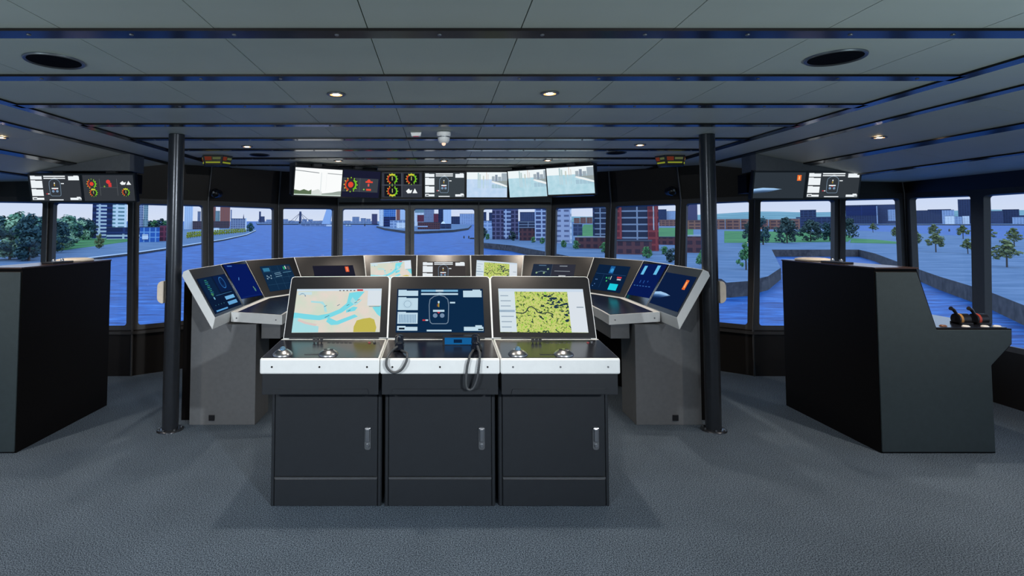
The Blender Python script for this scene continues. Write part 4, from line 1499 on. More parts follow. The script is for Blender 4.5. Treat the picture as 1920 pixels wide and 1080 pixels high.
def ridge(name, xs, yt, D0, D1, seed):
    m = MB(); vs = []; rnd = random.Random(seed)
    n = len(xs)
    for i, (x, y) in enumerate(zip(xs, yt)):
        a = P(x, 416, D0); a.z = gz(D0, HL) - 2
        b = P(x, y, D1)
        mid = (a * .5 + b * .5) + Vector((0, 0, rnd.uniform(-4, 14)))
        c = b + Vector((0, 900, -60))
        vs += [a, mid, b, c]
    fs = []
    for i in range(n - 1):
        for k in range(3):
            fs.append((i * 4 + k, (i + 1) * 4 + k, (i + 1) * 4 + k + 1, i * 4 + k + 1))
    m.add(vs, fs, 0, True)
    S(m.build(name, m_hill))


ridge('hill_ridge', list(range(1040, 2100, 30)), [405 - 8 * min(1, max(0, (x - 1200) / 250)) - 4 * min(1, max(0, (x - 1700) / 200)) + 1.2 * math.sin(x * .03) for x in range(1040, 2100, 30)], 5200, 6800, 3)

F = {
    'navyband': facade('navy_white_banded', (196, 208, 220), (40, 62, 120), 3.4, 60, .5),
    'whitegrid': facade('white_grid_front', (226, 236, 240), (120, 160, 170), 4, 8, .55),
    'greyband': facade('grey_banded', (172, 182, 200), (74, 92, 130), 3.4, 60, .45),
    'navy': facade('navy_plain', (40, 58, 110), (28, 42, 84), 6, 60, .3),
    'blueglass': facade('blue_glass_front', (120, 166, 214), (50, 100, 180), 4, 4, .2),
    'bluestripe': facade('blue_white_upright', (196, 214, 236), (70, 108, 176), 60, 3.2, .05),
    'brown': facade('brown_low_block', (92, 78, 86), (52, 46, 60), 3.4, 3, .35),
    'redtower': facade('red_brown_tower', (150, 92, 80), (110, 108, 120), 60, 4, .06),
    'teal': facade('grey_green_block', (146, 172, 180), (112, 142, 154), 4, 4, .25),
    'grey': facade('blue_grey_block', (140, 152, 178), (104, 118, 150), 4, 4, .3),
    'purple': facade('purple_grey_tower', (98, 96, 128), (54, 54, 86), 3.2, 3.6, .3),
    'purple2': facade('dusk_purple_block', (72, 84, 118), (54, 66, 100), 4, 5, .3),
    'pale': facade('pale_lilac_tower', (170, 180, 206), (112, 122, 156), 3.2, 5, .62),
    'striped': facade('white_striped_tower', (176, 190, 216), (76, 88, 128), 3, 4.5, .34),
    'glassband': facade('dark_glass_bands', (132, 146, 168), (44, 54, 78), 3.2, 30, .22),
    'redbrick': facade('red_brick_side', (140, 64, 68), (108, 48, 58), 3.2, 4, .3),
    'brick': facade('dark_brick_block', (94, 62, 68), (62, 48, 62), 3.2, 3.5, .45),
    'house': facade('brown_terrace', (142, 104, 92), (96, 74, 80), 5, 9, .4),
    'dusk': facade('dark_blue_block', (56, 70, 104), (42, 54, 86), 5, 8, .3),
    'light': facade('light_blue_block', (164, 184, 214), (124, 148, 188), 5, 8, .4),
    'maroon': facade('maroon_block', (124, 60, 78), (84, 44, 62), 4, 4, .3),
    'white': facade('white_block', (222, 230, 238), (190, 202, 214), 4, 8, .6),
    'haze': facade('hazy_far_block', (132, 150, 184), (112, 132, 170), 8, 14, .4),  # aerial haze mixed into wall and glass colours
}
m_roof = mat('pale_flat_roof', (150, 158, 172), .8, spec=.1)
m_droof = mat('dark_flat_roof', (74, 78, 92), .8, spec=.1)


def building(x0, x1, yt, yb, fac, label=None, depth=None, group=None, name='building', cat='building', roof=None, side=None, extra=None, yaw=None):
    xm = (x0 + x1) / 2
    b = G(xm, yb, HX(xm))
    Y = b.y
    L = P(x0, yb, Y); R = P(x1, yb, Y)
    w = (R.x - L.x)
    top = P(xm, yt, Y).z
    h = top - b.z
    ang = -math.atan2(b.x, b.y) if yaw is None else yaw
    w = w * math.cos(ang)
    dp = depth or max(6.0, min(w * .6, 60))
    t = thing(name, (b.x, b.y, b.z - .3), label or 'hazy low building far away on the skyline', cat, group, ang)
    h += .3
    m = MB(); m.box(-w / 2, w / 2, 0, dp, 0, h); m.build('walls', F[fac], t)
    rt_ = max(.4, h * .02)
    m = MB(); m.box(-w / 2 - .2, w / 2 + .2, -.2, dp + .2, h - .1, h + rt_); m.build('roof', roof or m_droof, t)
    if side:
        for (a, c, fc, z0, z1) in side:
            m = MB(); m.box(-w / 2 + a * w, -w / 2 + c * w, -.5, .2, h * z0, h * z1); m.build('facade_band', F[fc], t)
    return t


bl = building
# ---- left bank
bl(172, 199, 330, 447, 'navyband', 'tall navy and white banded tower beside the wooded left bank', side=[(0, .26, 'navy', 0, 1)])
bl(199, 237, 330, 443, 'whitegrid', 'tall tower with a white window grid right of the navy banded tower', side=[(0, .28, 'navy', 0, 1)], depth=18)
bl(200, 262, 427, 448.5, 'navyband', 'low dark blue podium with white bands under the white grid tower', side=[(0, 1, 'navy', .5, 1)], depth=14)
bl(262, 299, 426, 454, 'blueglass', 'low bright blue waterfront building with white entrance on the left bank', side=[(.12, .42, 'white', .2, .55)], depth=14)
bl(299, 316, 423, 452, 'maroon', 'plum coloured block between the blue waterfront building and the left post', depth=14)
bl(259, 268, 340, 432, 'grey', 'slim grey tower behind the blue waterfront building')
bl(268.5, 277, 340, 431, 'teal', 'pale green slab tower beside the slim grey tower')
bl(345, 361, 340, 430, 'bluestripe', 'blue and white upright-striped tower right of the left post')
bl(370, 376, 397, 424, 'grey', 'small grey tower far behind the brown quay building')
bl(378, 390, 385, 424, 'redtower', 'dark red tower behind the window post, left of the teal block')
bl(361, 396, 415, 430, 'brown', 'dark brown low block on the left bank behind the yellow trees')
bl(396, 404, 340, 425, 'redtower', 'slim red-brown tower left of the teal block')
bl(403.5, 412, 396, 425, 'teal', 'grey-green block between the two red-brown towers')
bl(412.5, 431, 340, 425, 'redtower', 'broad red and grey tower on the left bank')
bl(396, 430, 415, 428, 'brown', 'long brown block at the foot of the red towers')
bl(432, 460, 410, 431, 'grey', 'long grey-blue building near the tip of the left bank')
bl(400, 411, 427, 435, 'white', 'small white kiosk behind the row of yellow trees', depth=4)
bl(432, 434.3, 394, 423, 'grey', 'dark chimney beside the broad red tower', name='chimney', cat='chimney')
m = MB(); b = G(461, 433, HX(461)); tp = P(461, 409, b.y)
m.tube([(0, 0, 0), (0, 0, tp.z - b.z)], [1.1, .8], n=10); o = m.build('white_mast', F['white']); o.location = b; T(o, 'white mast standing near the tip of the left bank', 'mast')
m = MB(); b = G(456.5, 424, HX(456)); tp = P(456.5, 401, b.y)
m.tube([(0, 0, 0), (0, 0, (tp.z - b.z) * .6), (0, 0, tp.z - b.z)], [2.6, 1.8, .1], n=8); o = m.build('church_spire', F['purple2']); o.location = b; T(o, 'thin dark church spire behind the grey-blue building', 'spire')
# ---- far shore, bridges
YB2 = G(563, 419, HL).y


def bridge():
    t = thing('cable_bridge', (P(563, 418, YB2).x, YB2, gz(YB2, HL)), 'cable-stayed bridge with a dark pylon, far away across the river', 'bridge')
    o = Vector(t.location)
    m = MB(); a, b = P(562, 419, YB2) - o, P(562.6, 396.5, YB2) - o
    w = 2.6 * YB2 / FPX
    m.hexa([a + Vector((-w * .6, 0, -8)), a + Vector((w * .6, 0, -8)), a + Vector((w * .6, 18, -8)), a + Vector((-w * .6, 18, -8))], [b + Vector((-w * .5, 0, 0)), b + Vector((w * .5, 0, 0)), b + Vector((w * .5, 14, 0)), b + Vector((-w * .5, 14, 0))])
    m.build('pylon', F['purple2'], t)
    m = MB(); a, b = P(484, 417.5, YB2) - o, P(612, 417.5, YB2) - o
    m.box(a.x, b.x, 0, 30, a.z - 3, a.z + 2); m.build('deck', F['haze'], t)
    for x in (542, 551, 574, 584):
        m = MB(); m.tube([P(563, 399, YB2) - o, P(x, 417, YB2) - o], .9, n=5); m.build('stay_cable', F['purple2'], t)
    for x in (500, 540, 598):
        m = MB(); a = P(x, 418, YB2) - o; m.box(a.x - 4, a.x + 4, 4, 26, a.z - 25, a.z - 2); m.build('pier', F['haze'], t)


bridge()
YC = G(600, 424.5, HW).y
t = thing('white_pylon_bridge', (P(600, 424, YC).x, YC, gz(YC, HW)), 'leaning pale blue bridge pylon with a low deck in the middle of the river', 'bridge')
o = Vector(t.location)
m = MB(); q = [P(603, 420, YC) - o, P(618, 420, YC) - o, P(625, 378, YC) - o, P(617, 378, YC) - o]
m.prism(q, (0, 0, 0), (0, 12, 0)); m.build('pylon', mat('pale_blue_steel', (166, 194, 226), .5), t)
m = MB(); q = [P(558, 420.5, YC) - o, P(625, 420.5, YC) - o, P(622, 425, YC) - o, P(570, 424.5, YC) - o]
m.prism(q, (0, 0, 0), (0, 14, 0)); m.build('deck', F['haze'], t)
m = MB(); q = [P(612, 421.5, YC) - o, P(622, 421.5, YC) - o, P(622, 426.5, YC) - o, P(612, 426.5, YC) - o]
m.prism(q, (0, -2, 0), (0, 10, 0)); m.build('pier', F['white'], t)
bl(485.5, 489, 397, 419, 'purple2', 'dark harbour tower on the far shore left of the cable bridge', name='tower', cat='tower')
bl(489, 496, 406, 419, 'purple2', 'low dark silo beside the harbour tower on the far shore', name='silo', cat='silo')
bl(697, 707.5, 401.5, 420, 'purple', 'dark purple block standing alone at the end of the far shore')
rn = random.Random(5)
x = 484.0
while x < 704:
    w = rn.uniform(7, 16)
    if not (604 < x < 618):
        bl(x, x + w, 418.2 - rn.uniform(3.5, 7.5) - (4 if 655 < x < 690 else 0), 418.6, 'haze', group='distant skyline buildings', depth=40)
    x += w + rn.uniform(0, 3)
# ---- city island in the middle
bl(711, 719, 340, 424, 'white', 'slim white tower edge left of the blue island tower')
bl(719, 742, 340, 425, 'blueglass', 'broad blue tower on the island in the river', side=[(0, 1, 'navy', 0, .22)])
bl(743, 750, 340, 423, 'redtower', 'brown tower right of the broad blue island tower')
bl(750, 764, 340, 423, 'bluestripe', 'pale striped tower behind the frame, right of the brown island tower')
bl(731, 762, 413, 428, 'light', 'low pale building on the island quay below the blue tower', side=[(.4, .95, 'white', .0, .7)], depth=14)
bl(777, 795, 390, 424, 'white', 'white and teal building with a maroon window band on the island', side=[(.3, 1, 'maroon', .25, .62), (.05, 1, 'teal', .75, .92)])
bl(794, 814, 340, 423, 'grey', 'grey ribbed tower on the island behind the brown terrace')
bl(813, 822, 401, 423, 'maroon', 'small maroon block right of the grey ribbed island tower')
bl(822, 831, 340, 422.5, 'dusk', 'dark slim tower on the island left of the white striped tower')
bl(831, 846, 340, 424, 'bluestripe', 'white and blue upright-striped tower at the end of the island')
bl(783, 825, 417, 430, 'brick', 'brown terrace on the island quay below the grey ribbed tower', side=[(0, .45, 'light', .35, .5)], depth=12)
bl(825, 846, 420, 429, 'dusk', 'low dark shed on the island quay beside the terrace', depth=10)
bl(846, 863, 406, 420, 'dusk', 'dark low block behind the tip of the island')
bl(862, 893, 401, 420.5, 'light', 'plain pale blue-grey warehouse beyond the island tip')
m = MB(); b = G(831, 426, HL); r_ = 4.2 * b.y / FPX
m.lathe([(r_, 0), (r_ * .96, r_ * .3), (r_ * .7, r_ * .75), (r_ * .1, r_ * 1.1), (0, r_ * 1.1)], 0, 16); o = m.build('dome_tent', F['white']); o.location = b + Vector((0, 0, 6.0 * b.y / FPX)); 
m = MB(); m.tube([(0, 0, -6.0 * b.y / FPX), (0, 0, r_ * .5)], .5, n=6); m.build('tent_pole', F['white'], o); T(o, 'small white dome tent on the island quay', 'tent')
# ---- right bank towers
bl(900, 912, 398, 424, 'dusk', 'dark block at the left end of the right bank')
bl(917, 924, 399, 424, 'dusk', 'small dark tower left of the large purple tower')
bl(906, 922, 414, 433, 'light', 'pale roofed building left of the large purple tower')
bl(923, 972, 330, 449, 'purple', 'large purple-grey apartment tower on the right bank', side=[(.44, .72, 'striped', .02, 1)])
bl(975, 1006, 398, 424, 'purple2', 'stepped dusk-purple block right of the large purple tower')
bl(973, 1008, 415, 436, 'glassband', 'banded low block with white balconies right of the large purple tower')
bl(974, 1004, 428, 451, 'brick', 'dark brick building at the foot of the balcony block')
bl(1003, 1029, 330, 452, 'striped', 'white-striped apartment tower left of the grey frame')
bl(1038, 1072, 330, 456, 'pale', 'pale lilac tower with a white right edge on the right bank', side=[(0, .18, 'purple2', 0, 1), (.93, 1, 'white', 0, 1)])
bl(1112, 1140, 330, 458, 'glassband', 'dark tower with pale balcony bands left of the red-edged tower', side=[(.0, .12, 'dusk', 0, 1)])
bl(1078, 1142, 445, 466, 'brick', 'long dark brick building at the foot of the banded tower', roof=m_roof, depth=14)
bl(1075, 1092, 421, 442, 'purple2', 'small dusk-purple block behind the brick building')
bl(1156, 1235, 330, 470, 'glassband', 'broad dark glass tower with red brick edges on the right bank', side=[(0, .13, 'redbrick', .16, 1), (.75, 1, 'redbrick', 0, 1), (.87, .9, 'white', .28, 1)], depth=22)
bl(1153, 1222, 452, 477, 'brick', 'dark low block in front of the red-edged tower', depth=8)
bl(1234, 1270, 445, 459, 'brick', 'dark low building right of the red-edged tower, before the lawn', depth=10)
bl(1233, 1250, 393, 417, 'dusk', 'dark far block on the skyline right of the red-edged tower')
bl(1249, 1271, 396, 417, 'light', 'pale far block beside the dark one on the skyline')
bl(1236, 1274, 412, 424, 'house', 'brown far terrace behind the lawn right of the red-edged tower')
bl(1285, 1308, 330, 417, 'purple', 'lone purple tower behind the brown terraces')
bl(1283, 1322, 413, 430, 'house', 'brown terrace at the foot of the lone purple tower')
bl(1284, 1320, 443, 474, 'brick', 'red brick building with a pale flat roof beside the right post', roof=m_roof, depth=30, yaw=-.5)
x = 1336.0
while x < 1500:
    w = rn.uniform(20, 30)
    bl(x, x + w, 411.5 - rn.uniform(0, 1.5), 430, 'house', 'brown terraced houses beyond the lawn on the right bank', group='brown terraces beyond the lawn', depth=20, roof=m_roof)
    x += w + 1
bl(1501, 1531, 394, 426, 'dusk', 'dark stepped block rising behind the big trees of the right bank')
bl(1492, 1590, 407, 428, 'dusk', 'long dark block behind the big trees of the right bank', depth=20)
bl(1586, 1646, 385, 419.6, 'dusk', 'long navy building on the far bank, left part', side=[(.0, 1, 'navy', .45, .95), (.965, 1, 'light', .0, .95)])
bl(1646, 1692, 384, 419.6, 'purple2', 'navy building on the far bank with a pale panel', side=[(.42, .8, 'light', .15, .75)])
bl(1700, 1745, 395, 419.6, 'dusk', 'dark low block on the far bank left of the pale sheds')
bl(1740, 1784, 393, 419.3, 'dusk', 'dark flat-roofed block on the far bank behind the pale sheds')
bl(1767, 1790, 394, 419.8, 'light', 'pale stepped shed on the far bank')
bl(1772, 1790, 405, 420.2, 'white', 'first white tank house of three on the far bank')
bl(1790, 1804, 406, 420.2, 'light', 'second white tank house of three on the far bank')
bl(1805, 1818, 405, 420.2, 'white', 'third white tank house of three on the far bank')
bl(1797, 1859, 374, 419.2, 'dusk', 'tallest dark tower of the far bank', side=[(.8, 1, 'purple2', 0, 1)])
bl(1857, 1882, 396, 419.5, 'purple2', 'dusk-purple block right of the tallest far tower')
bl(1880, 1912, 393, 419.3, 'dusk', 'dark stepped block at the right end of the far bank')
bl(1898, 1960, 407, 420.2, 'light', 'pale long shed at the right end of the far bank')
x = 1700.0
while x < 1960:
    w = rn.uniform(14, 26)
    bl(x, x + w, 402 + rn.uniform(0, 6), 418.9, 'purple2', 'low dusky building filling the far bank skyline', group='low buildings of the far bank', depth=30)
    x += w + 1
x = 1076.0
while x < 1112:
    bl(x, x + 11, 408 + rn.uniform(-2, 3), 419, 'house', 'low hazy brown building between the two right bank towers', group='low brown buildings between towers', depth=30)
    x += 12
# moored barge and dock by the right bank
t = thing('dock_barge', G(893, 448, HW), 'small dark barge moored at the left tip of the right bank', 'barge')
o = Vector(t.location); k = o.y / FPX
m = MB(); m.prism([(-13 * k, 0, 0), (11 * k, 0, 0), (11 * k, 0, 2.6 * k), (-11 * k, 0, 2.2 * k)], (0, -3, 0), (0, 3, 0)); m.build('hull', m_wallq, t)
m = MB(); m.box(2 * k, 8 * k, -2, 2, 2.4 * k, 5.5 * k); m.build('cabin', F['white'], t)
for i, (px, py, lb) in enumerate(((684, 424, 'dark buoy floating in the river before the far shore'), (870, 447, 'left dark mooring pile standing in the water near the right bank'), (879, 447, 'right dark mooring pile standing in the water near the right bank'), (1780, 434, 'dark beacon standing in the canal of the right bank'))):
    b = G(px, py, HW); k = b.y / FPX
    m = MB(); m.tube([(0, 0, -1), (0, 0, 3.5 * k), (0, 0, 5 * k)], [1.3 * k, 1.2 * k, .5 * k], n=10); o = m.build('mooring_pile' if i in (1, 2) else 'buoy', m_wallq); o.location = b
    T(o, lb, 'pile' if i in (1, 2) else 'buoy')
for i, px in enumerate((650, 656)):
    b = G(px, 424.5, HW); k = b.y / FPX
    m = MB(); m.prism([(-2.6 * k, 0, 0), (2.6 * k, 0, 0), (3.4 * k, 0, 1.6 * k), (-2.8 * k, 0, 1.4 * k)], (0, -3, 0), (0, 3, 0)); m.box(-1.5 * k, 1 * k, -2, 2, 1.3 * k, 3.2 * k, 1); o = m.build('motor_boat', [F['teal'], F['white']]); o.location = b
    T(o, ('left' if i == 0 else 'right') + ' of two small pale boats before the far shore', 'boat', 'two pale boats')

# ---- trees
def leafmat(name, c):
    if name in MATS:
        return MATS[name]
    m = bpy.data.materials.new(name); m.use_nodes = True
    nt = m.node_tree; b = nt.nodes['Principled BSDF']
    b.inputs['Roughness'].default_value = .8; b.inputs['Specular IOR Level'].default_value = .1
    tc = nt.nodes.new('ShaderNodeTexCoord'); nz = nt.nodes.new('ShaderNodeTexNoise'); nz.inputs['Scale'].default_value = 5
    r = nt.nodes.new('ShaderNodeValToRGB'); a = lin(c)
    r.color_ramp.elements[0].position = .3; r.color_ramp.elements[1].position = .7
    r.color_ramp.elements[0].color = (a[0] * .6, a[1] * .6, a[2] * .65, 1); r.color_ramp.elements[1].color = (a[0] * 1.35, a[1] * 1.35, a[2] * 1.3, 1)
    nt.links.new(tc.outputs['Object'], nz.inputs['Vector']); nt.links.new(nz.outputs['Fac'], r.inputs['Fac']); nt.links.new(r.outputs[0], b.inputs['Base Color'])
    MATS[name] = m
    return m


m_bark = mat('tree_bark', (78, 72, 70), .9, spec=.05)


def crown(kind, seed, nleaf, leaf):
    """unit-height crown (0..1) made of leafy lobes"""
    rnd = random.Random(seed); m = MB()
    lobes = []
    for i in range(34):
        z = rnd.random()
        if kind == 'column':
            rr = .24 * math.sin(math.pi * min(1, .16 + z * .86)) ** .6
            r = .13
        elif kind == 'young':
            rr = .42 * (1 - z) ** .7 * (1 if z > .1 else .7); r = .11
        elif kind == 'dome':
            rr = .42 * math.sqrt(max(0, 1 - (z - .35) ** 2 / .45)); r = .16
        else:
            rr = .36 * math.sin(math.pi * min(1, .12 + z * .86)) ** .7; r = .14
        a = rnd.uniform(0, 2 * math.pi); q = rr * math.sqrt(rnd.random())
        lobes.append((q * math.cos(a), q * math.sin(a), .06 + z * .86, r * rnd.uniform(.7, 1.15)))
    vs, fs = [], []
    for i in range(nleaf):
        cx, cy, cz, r = rnd.choice(lobes)
        d = Vector((rnd.gauss(0, 1), rnd.gauss(0, 1), rnd.gauss(0, 1))).normalized()
        p = Vector((cx, cy, cz)) + d * r * rnd.uniform(.55, 1)
        u = d.cross(Vector((rnd.gauss(0, 1), rnd.gauss(0, 1), rnd.gauss(0, 1)))).normalized(); w = d.cross(u)
        s = rnd.uniform(.7, 1.3) * leaf
        o = len(vs)
        vs += [p - u * s, p - w * s * .7 + d * s * .3, p + u * s, p + w * s * .7 - d * s * .2]
        fs.append((o, o + 1, o + 2, o + 3))
    m.add(vs, fs, 0, False)
    return m


TREES = {}


def tree(px, yt, yb, kind, col, label, group, trunk=.2, wide=1.0, leaves=900, H=None, name='tree', Y=None):
    b = G(px, yb, HX(px))
    h = P(px, yt, b.y).z - b.z
    key = (kind, col, leaves)
    t = thing(name, b - Vector((0, 0, .2)), label, 'tree', group, random.uniform(0, 6))
    if key not in TREES:
        cm = crown(kind, len(TREES) + 3, leaves, (.05 if kind == 'dome' else .038) if leaves > 1000 else (.05 if leaves > 500 else .075))
        me_o = cm.build('crown', leafmat(*col), t)
        tm = MB(); tm.tube([(0, 0, 0), (.01, 0, .5), (0, .01, 1)], [.03, .024, .012], n=7)
        tr = tm.build('trunk', m_bark, t)
        TREES[key] = (me_o.data, tr.data)
    else:
        me_o = bpy.data.objects.new('crown', TREES[key][0]); COL.objects.link(me_o); me_o.parent = t
        tr = bpy.data.objects.new('trunk', TREES[key][1]); COL.objects.link(tr); tr.parent = t
    ch = h * (1 - trunk)
    me_o.location = (0, 0, h * trunk); me_o.scale = (ch * wide, ch * wide, ch)
    tr.scale = (h * .9, h * .9, h * (trunk + (1 - trunk) * .7))
    return t


LG = ('light_green_leaves', (150, 184, 152)); DG = ('dark_blue_green_leaves', (58, 86, 92)); MG = ('mid_green_leaves', (96, 138, 116)); YG = ('yellow_green_leaves', (168, 176, 60)); OG = ('olive_leaves', (112, 124, 84)); GG = ('fresh_green_leaves', (86, 136, 92)); DK = ('deep_grey_green_leaves', (64, 84, 84))
gl = 'wood on the left bank'
for px, yt, yb, k, c, lb in (
    (-12, 403, 488, 'oval', DG, 'dark tree cut by the left edge of the view'),
    (18, 405, 487, 'oval', LG, 'large light green tree at the front of the left wood'),
    (36, 399, 486, 'oval', MG, 'mid green tree right of the large light green one'),
    (54, 402, 489, 'column', DG, 'tall dark tree in the front of the left wood, left of the window post'),
    (67, 404, 481, 'oval', DG, 'bushy dark tree just left of the grey window post'),
    (80, 409, 476, 'oval', MG, 'mid green tree half behind the grey window post'),
    (98, 408, 474, 'oval', DG, 'dark tree at the left edge of the second left pane'),
    (113, 410, 469, 'oval', LG, 'light green tree in the second left pane'),
    (124, 404, 466, 'oval', MG, 'mid green tree in the second left pane beside the light one'),
    (134, 406, 461, 'column', DG, 'slim dark tree in the middle of the second left pane'),
    (144, 411, 456, 'oval', LG, 'smaller light green tree right of the slim dark tree'),
    (156, 407, 450, 'oval', DG, 'dark tree left of the navy banded tower'),
    (166, 412, 449, 'oval', DK, 'small dark tree touching the navy banded tower')):
    tree(px, yt, yb, k, c, lb, gl, .08, 1.25, 1500)
tree(105, 446, 471, 'oval', OG, 'round olive bush at the foot of the second left pane', None, .06, 1.3, 900, name='bush')
tree(186, 437, 466, 'oval', OG, 'olive round tree on the lawn before the navy banded tower', None, .08, .75, 900)
for i, px in enumerate((267, 275, 283, 291, 297, 304, 311)):
    tree(px, 410 + (i * 7 % 5), 430, 'oval', DG if i % 3 else GG, 'tree of the far row behind the blue waterfront building', 'far trees behind the blue building', .05, 1.3, 350)
n_y = 26
for i in range(n_y):
    f = i / (n_y - 1.0)
    px = 352 + (459 - 352) * f
    yb = 447.5 - 11.5 * f ** .85
    tree(px, yb - (12.5 - 4.5 * f), yb, 'oval', YG, 'yellow-green tree of the clipped row along the left quay', 'yellow trees along the left quay', .12, .85 if f < .4 else 1.0, 350)
tree(470, 417, 434, 'dome', ('dark_green_dome_leaves', (42, 82, 74)), 'dark green dome-shaped tree at the tip of the left bank', None, .05, 1.0, 900)
gb = 'big trees on the right bank'
for px, yt, yb, k, c, w, lb in (
    (1408, 414, 458, 'oval', DK, .9, 'dark tree left of the corner post of the right wing'),
    (1431, 408, 459, 'oval', DG, .75, 'tall dark tree right of the corner post of the right wing'),
    (1476, 409, 456, 'dome', DK, 1.0, 'broad dark tree with gaps in the middle of the right wing pane'),
    (1520, 413, 453, 'dome', DK, 1.15, 'broad dark tree in front of the dark stepped block'),
    (1556, 415, 452, 'dome', DG, 1.0, 'broad dark tree left of the leaning window post'),
    (1592, 410, 446, 'dome', DK, 1.0, 'dark tree right of the leaning window post')):
    tree(px, yt, yb, k, c, lb, gb, .1, w, 1300)
tree(1399, 452, 506, 'young', GG, 'bright green young tree on the pale quay beside the right post', None, .14, .85, 700)
tree(1317, 466, 502, 'young', GG, 'green young tree left of the right post, low on the quay', None, .14, 1.0, 600)
gy = 'young trees on the right quay'
for px, yt, yb, lb in (
    (1637, 418, 436, 'young tree at the canal edge, left of the other young trees'),
    (1681, 424, 450, 'young tree half hidden behind the right corner post'),
    (1716, 431, 466, 'young tree first right of the right corner post'),
    (1752, 419, 446, 'young tree showing above another near the middle of the right pane'),
    (1755, 434, 473, 'young tree in the middle of the right pane'),
    (1806, 421, 448, 'upper young tree left of the black side post'),
    (1815, 446, 476, 'lower young tree mostly behind the black side post'),
    (1853, 422, 456, 'young tree right of the black side post, far from the viewer'),
    (1902, 426, 462, 'young tree showing above the nearest one at the right edge'),
    (1888, 446, 501, 'nearest and largest young tree at the right edge of the view')):
    tree(px, yt, yb, 'young', OG, lb, gy, .3, 1.6, 620)
gs = 'small trees at the foot of the right bank towers'
for px, yt, yb, c, lb in (
    (905, 424, 447, DK, 'dark tree at the left end of the right bank quay'),
    (914, 437, 449, GG, 'green bush before the pale roofed building'),
    (961, 432, 451, DK, 'dark tree at the foot of the large purple tower'),
    (1000, 443, 455, GG, 'small green tree before the dark brick building'),
    (1017, 444, 457, GG, 'small green tree before the white-striped tower'),
    (1057, 449, 464, GG, 'small green tree before the pale lilac tower'),
    (1080, 449, 467, GG, 'small green tree at the left end of the long brick building'),
    (1134, 452, 474, GG, 'small green tree behind the dark window post'),
    (1213, 460, 484, GG, 'green tree before the dark low block of the red-edged tower'),
    (1246, 460, 477, GG, 'green bush right of the red-edged tower'),
    (1258, 464, 492, DK, 'dark conifer-like tree right of the red-edged tower')):
    tree(px, yt, yb, 'oval', c, lb, gs, .08, 1.0, 450)

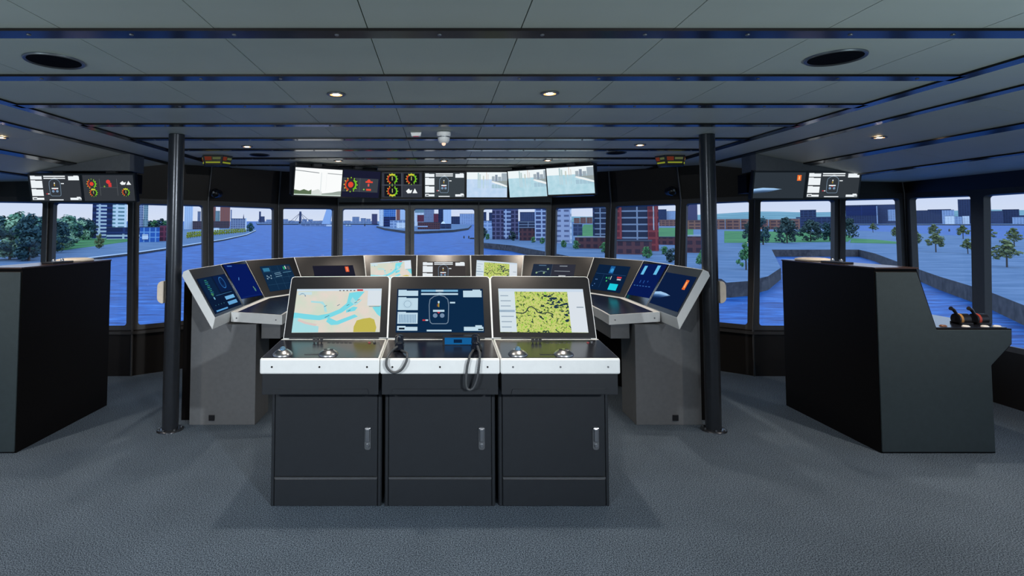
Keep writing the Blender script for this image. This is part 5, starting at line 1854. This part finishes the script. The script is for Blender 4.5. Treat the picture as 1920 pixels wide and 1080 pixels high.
# unseen lamps added for fill: two ceiling spotlights, two uplighters on stands
for s in (-1, 1):
    sd = 'left' if s < 0 else 'right'
    t = thing('added_spotlight', (s * 2.3, -1.3, CZ - .0005), 'added unseen spotlight on the ceiling behind the viewpoint, %s side, turned to the consoles' % sd, 'light', 'added spotlights behind the viewpoint')
    m = MB(); m.tube([(0, 0, 0), (0, 0, -.08)], .012, n=10); m.build('stem', m_knob, t)
    aim = (Vector(((-.9 if s > 0 else -.6), 4.1, .85)) - Vector((s * 2.3, -1.3, CZ - .1))).normalized()
    m = MB(); m.tube([-aim * .09 + Vector((0, 0, -.1)), aim * .07 + Vector((0, 0, -.1))], [.05, .062], n=20); m.build('lamp_head', m_knob, t)
    ld = bpy.data.lights.new('spot_beam', 'SPOT'); ld.energy = 620 if s > 0 else 470; ld.color = (.93, .97, 1.0); ld.spot_size = rad(68); ld.spot_blend = 1.0; ld.shadow_soft_size = .06
    lo = bpy.data.objects.new('spot_beam', ld); COL.objects.link(lo); lo.parent = t; lo.location = aim * .08 + Vector((0, 0, -.1)); lo.rotation_euler = aim.to_track_quat('-Z', 'Y').to_euler()
    t = thing('added_uplighter', (s * 2.5, .7, 0), 'added unseen uplighter on a stand behind the viewpoint, %s side' % sd, 'lamp', 'added uplighters behind the viewpoint')
    m = MB(); m.lathe([(0, 0), (.16, 0), (.16, .02), (.02, .03), (.014, .03), (.014, .9)], 0, 20); m.build('stand', m_knob, t)
    m = MB(); m.lathe([(.02, .88), (.11, .96), (.115, .97), (.1, .96), (.02, .9)], 0, 24); m.build('lamp_shade', m_knob, t)
    ld = bpy.data.lights.new('uplight_beam', 'SPOT'); ld.energy = 64 if s > 0 else 42; ld.color = (.74, .95, 1.0); ld.spot_size = rad(140); ld.spot_blend = .6; ld.shadow_soft_size = .08
    lo = bpy.data.objects.new('uplight_beam', ld); COL.objects.link(lo); lo.parent = t; lo.location = (0, 0, .985); lo.rotation_euler = Vector((-s * .3, .45, 1)).to_track_quat('-Z', 'Y').to_euler()

# ------------------------------------------------------------------ light
w = bpy.data.worlds.new('daylight'); SC.world = w
w.use_nodes = True
nt = w.node_tree; nt.nodes.clear()
o = nt.nodes.new('ShaderNodeOutputWorld'); bg = nt.nodes.new('ShaderNodeBackground')
tc = nt.nodes.new('ShaderNodeTexCoord'); sp = nt.nodes.new('ShaderNodeSeparateXYZ')
mr = nt.nodes.new('ShaderNodeMapRange'); mr.inputs['From Min'].default_value = -1; mr.inputs['From Max'].default_value = 1
r = nt.nodes.new('ShaderNodeValToRGB')
nt.links.new(tc.outputs['Generated'], sp.inputs[0]); nt.links.new(sp.outputs['Z'], mr.inputs['Value']); nt.links.new(mr.outputs[0], r.inputs['Fac'])
el = r.color_ramp.elements
el[0].position = 0.0; el[0].color = (.10, .17, .26, 1)
el[1].position = 1.0; el[1].color = (.9, 1.35, 1.9, 1)
for p, c in ((.47, (.22, .34, .48, 1)), (.50, (.70, .77, .90, 1)), (.525, (.60, .70, .93, 1)), (.60, (.8, 1.1, 1.55, 1))):
    e = el.new(p); e.color = c
bg.inputs['Strength'].default_value = 1.0
nt.links.new(r.outputs[0], bg.inputs['Color']); nt.links.new(bg.outputs[0], o.inputs['Surface'])
sd = bpy.data.lights.new('sun', 'SUN'); sd.energy = 0.5; sd.angle = rad(2); sd.color = (1, .97, .92)
so = bpy.data.objects.new('sun', sd); COL.objects.link(so)
so.rotation_euler = (rad(42), 0, rad(-18))

SC.view_settings.view_transform = 'Standard'
SC.view_settings.look = 'None'
SC.view_settings.exposure = 0.0
SC.view_settings.gamma = 1.0
SC.view_settings.use_curve_mapping = False
SC.cycles.use_denoising = True
SC.cycles.max_bounces = 8
SC.cycles.transparent_max_bounces = 12
SC.cycles.sample_clamp_indirect = 4.0
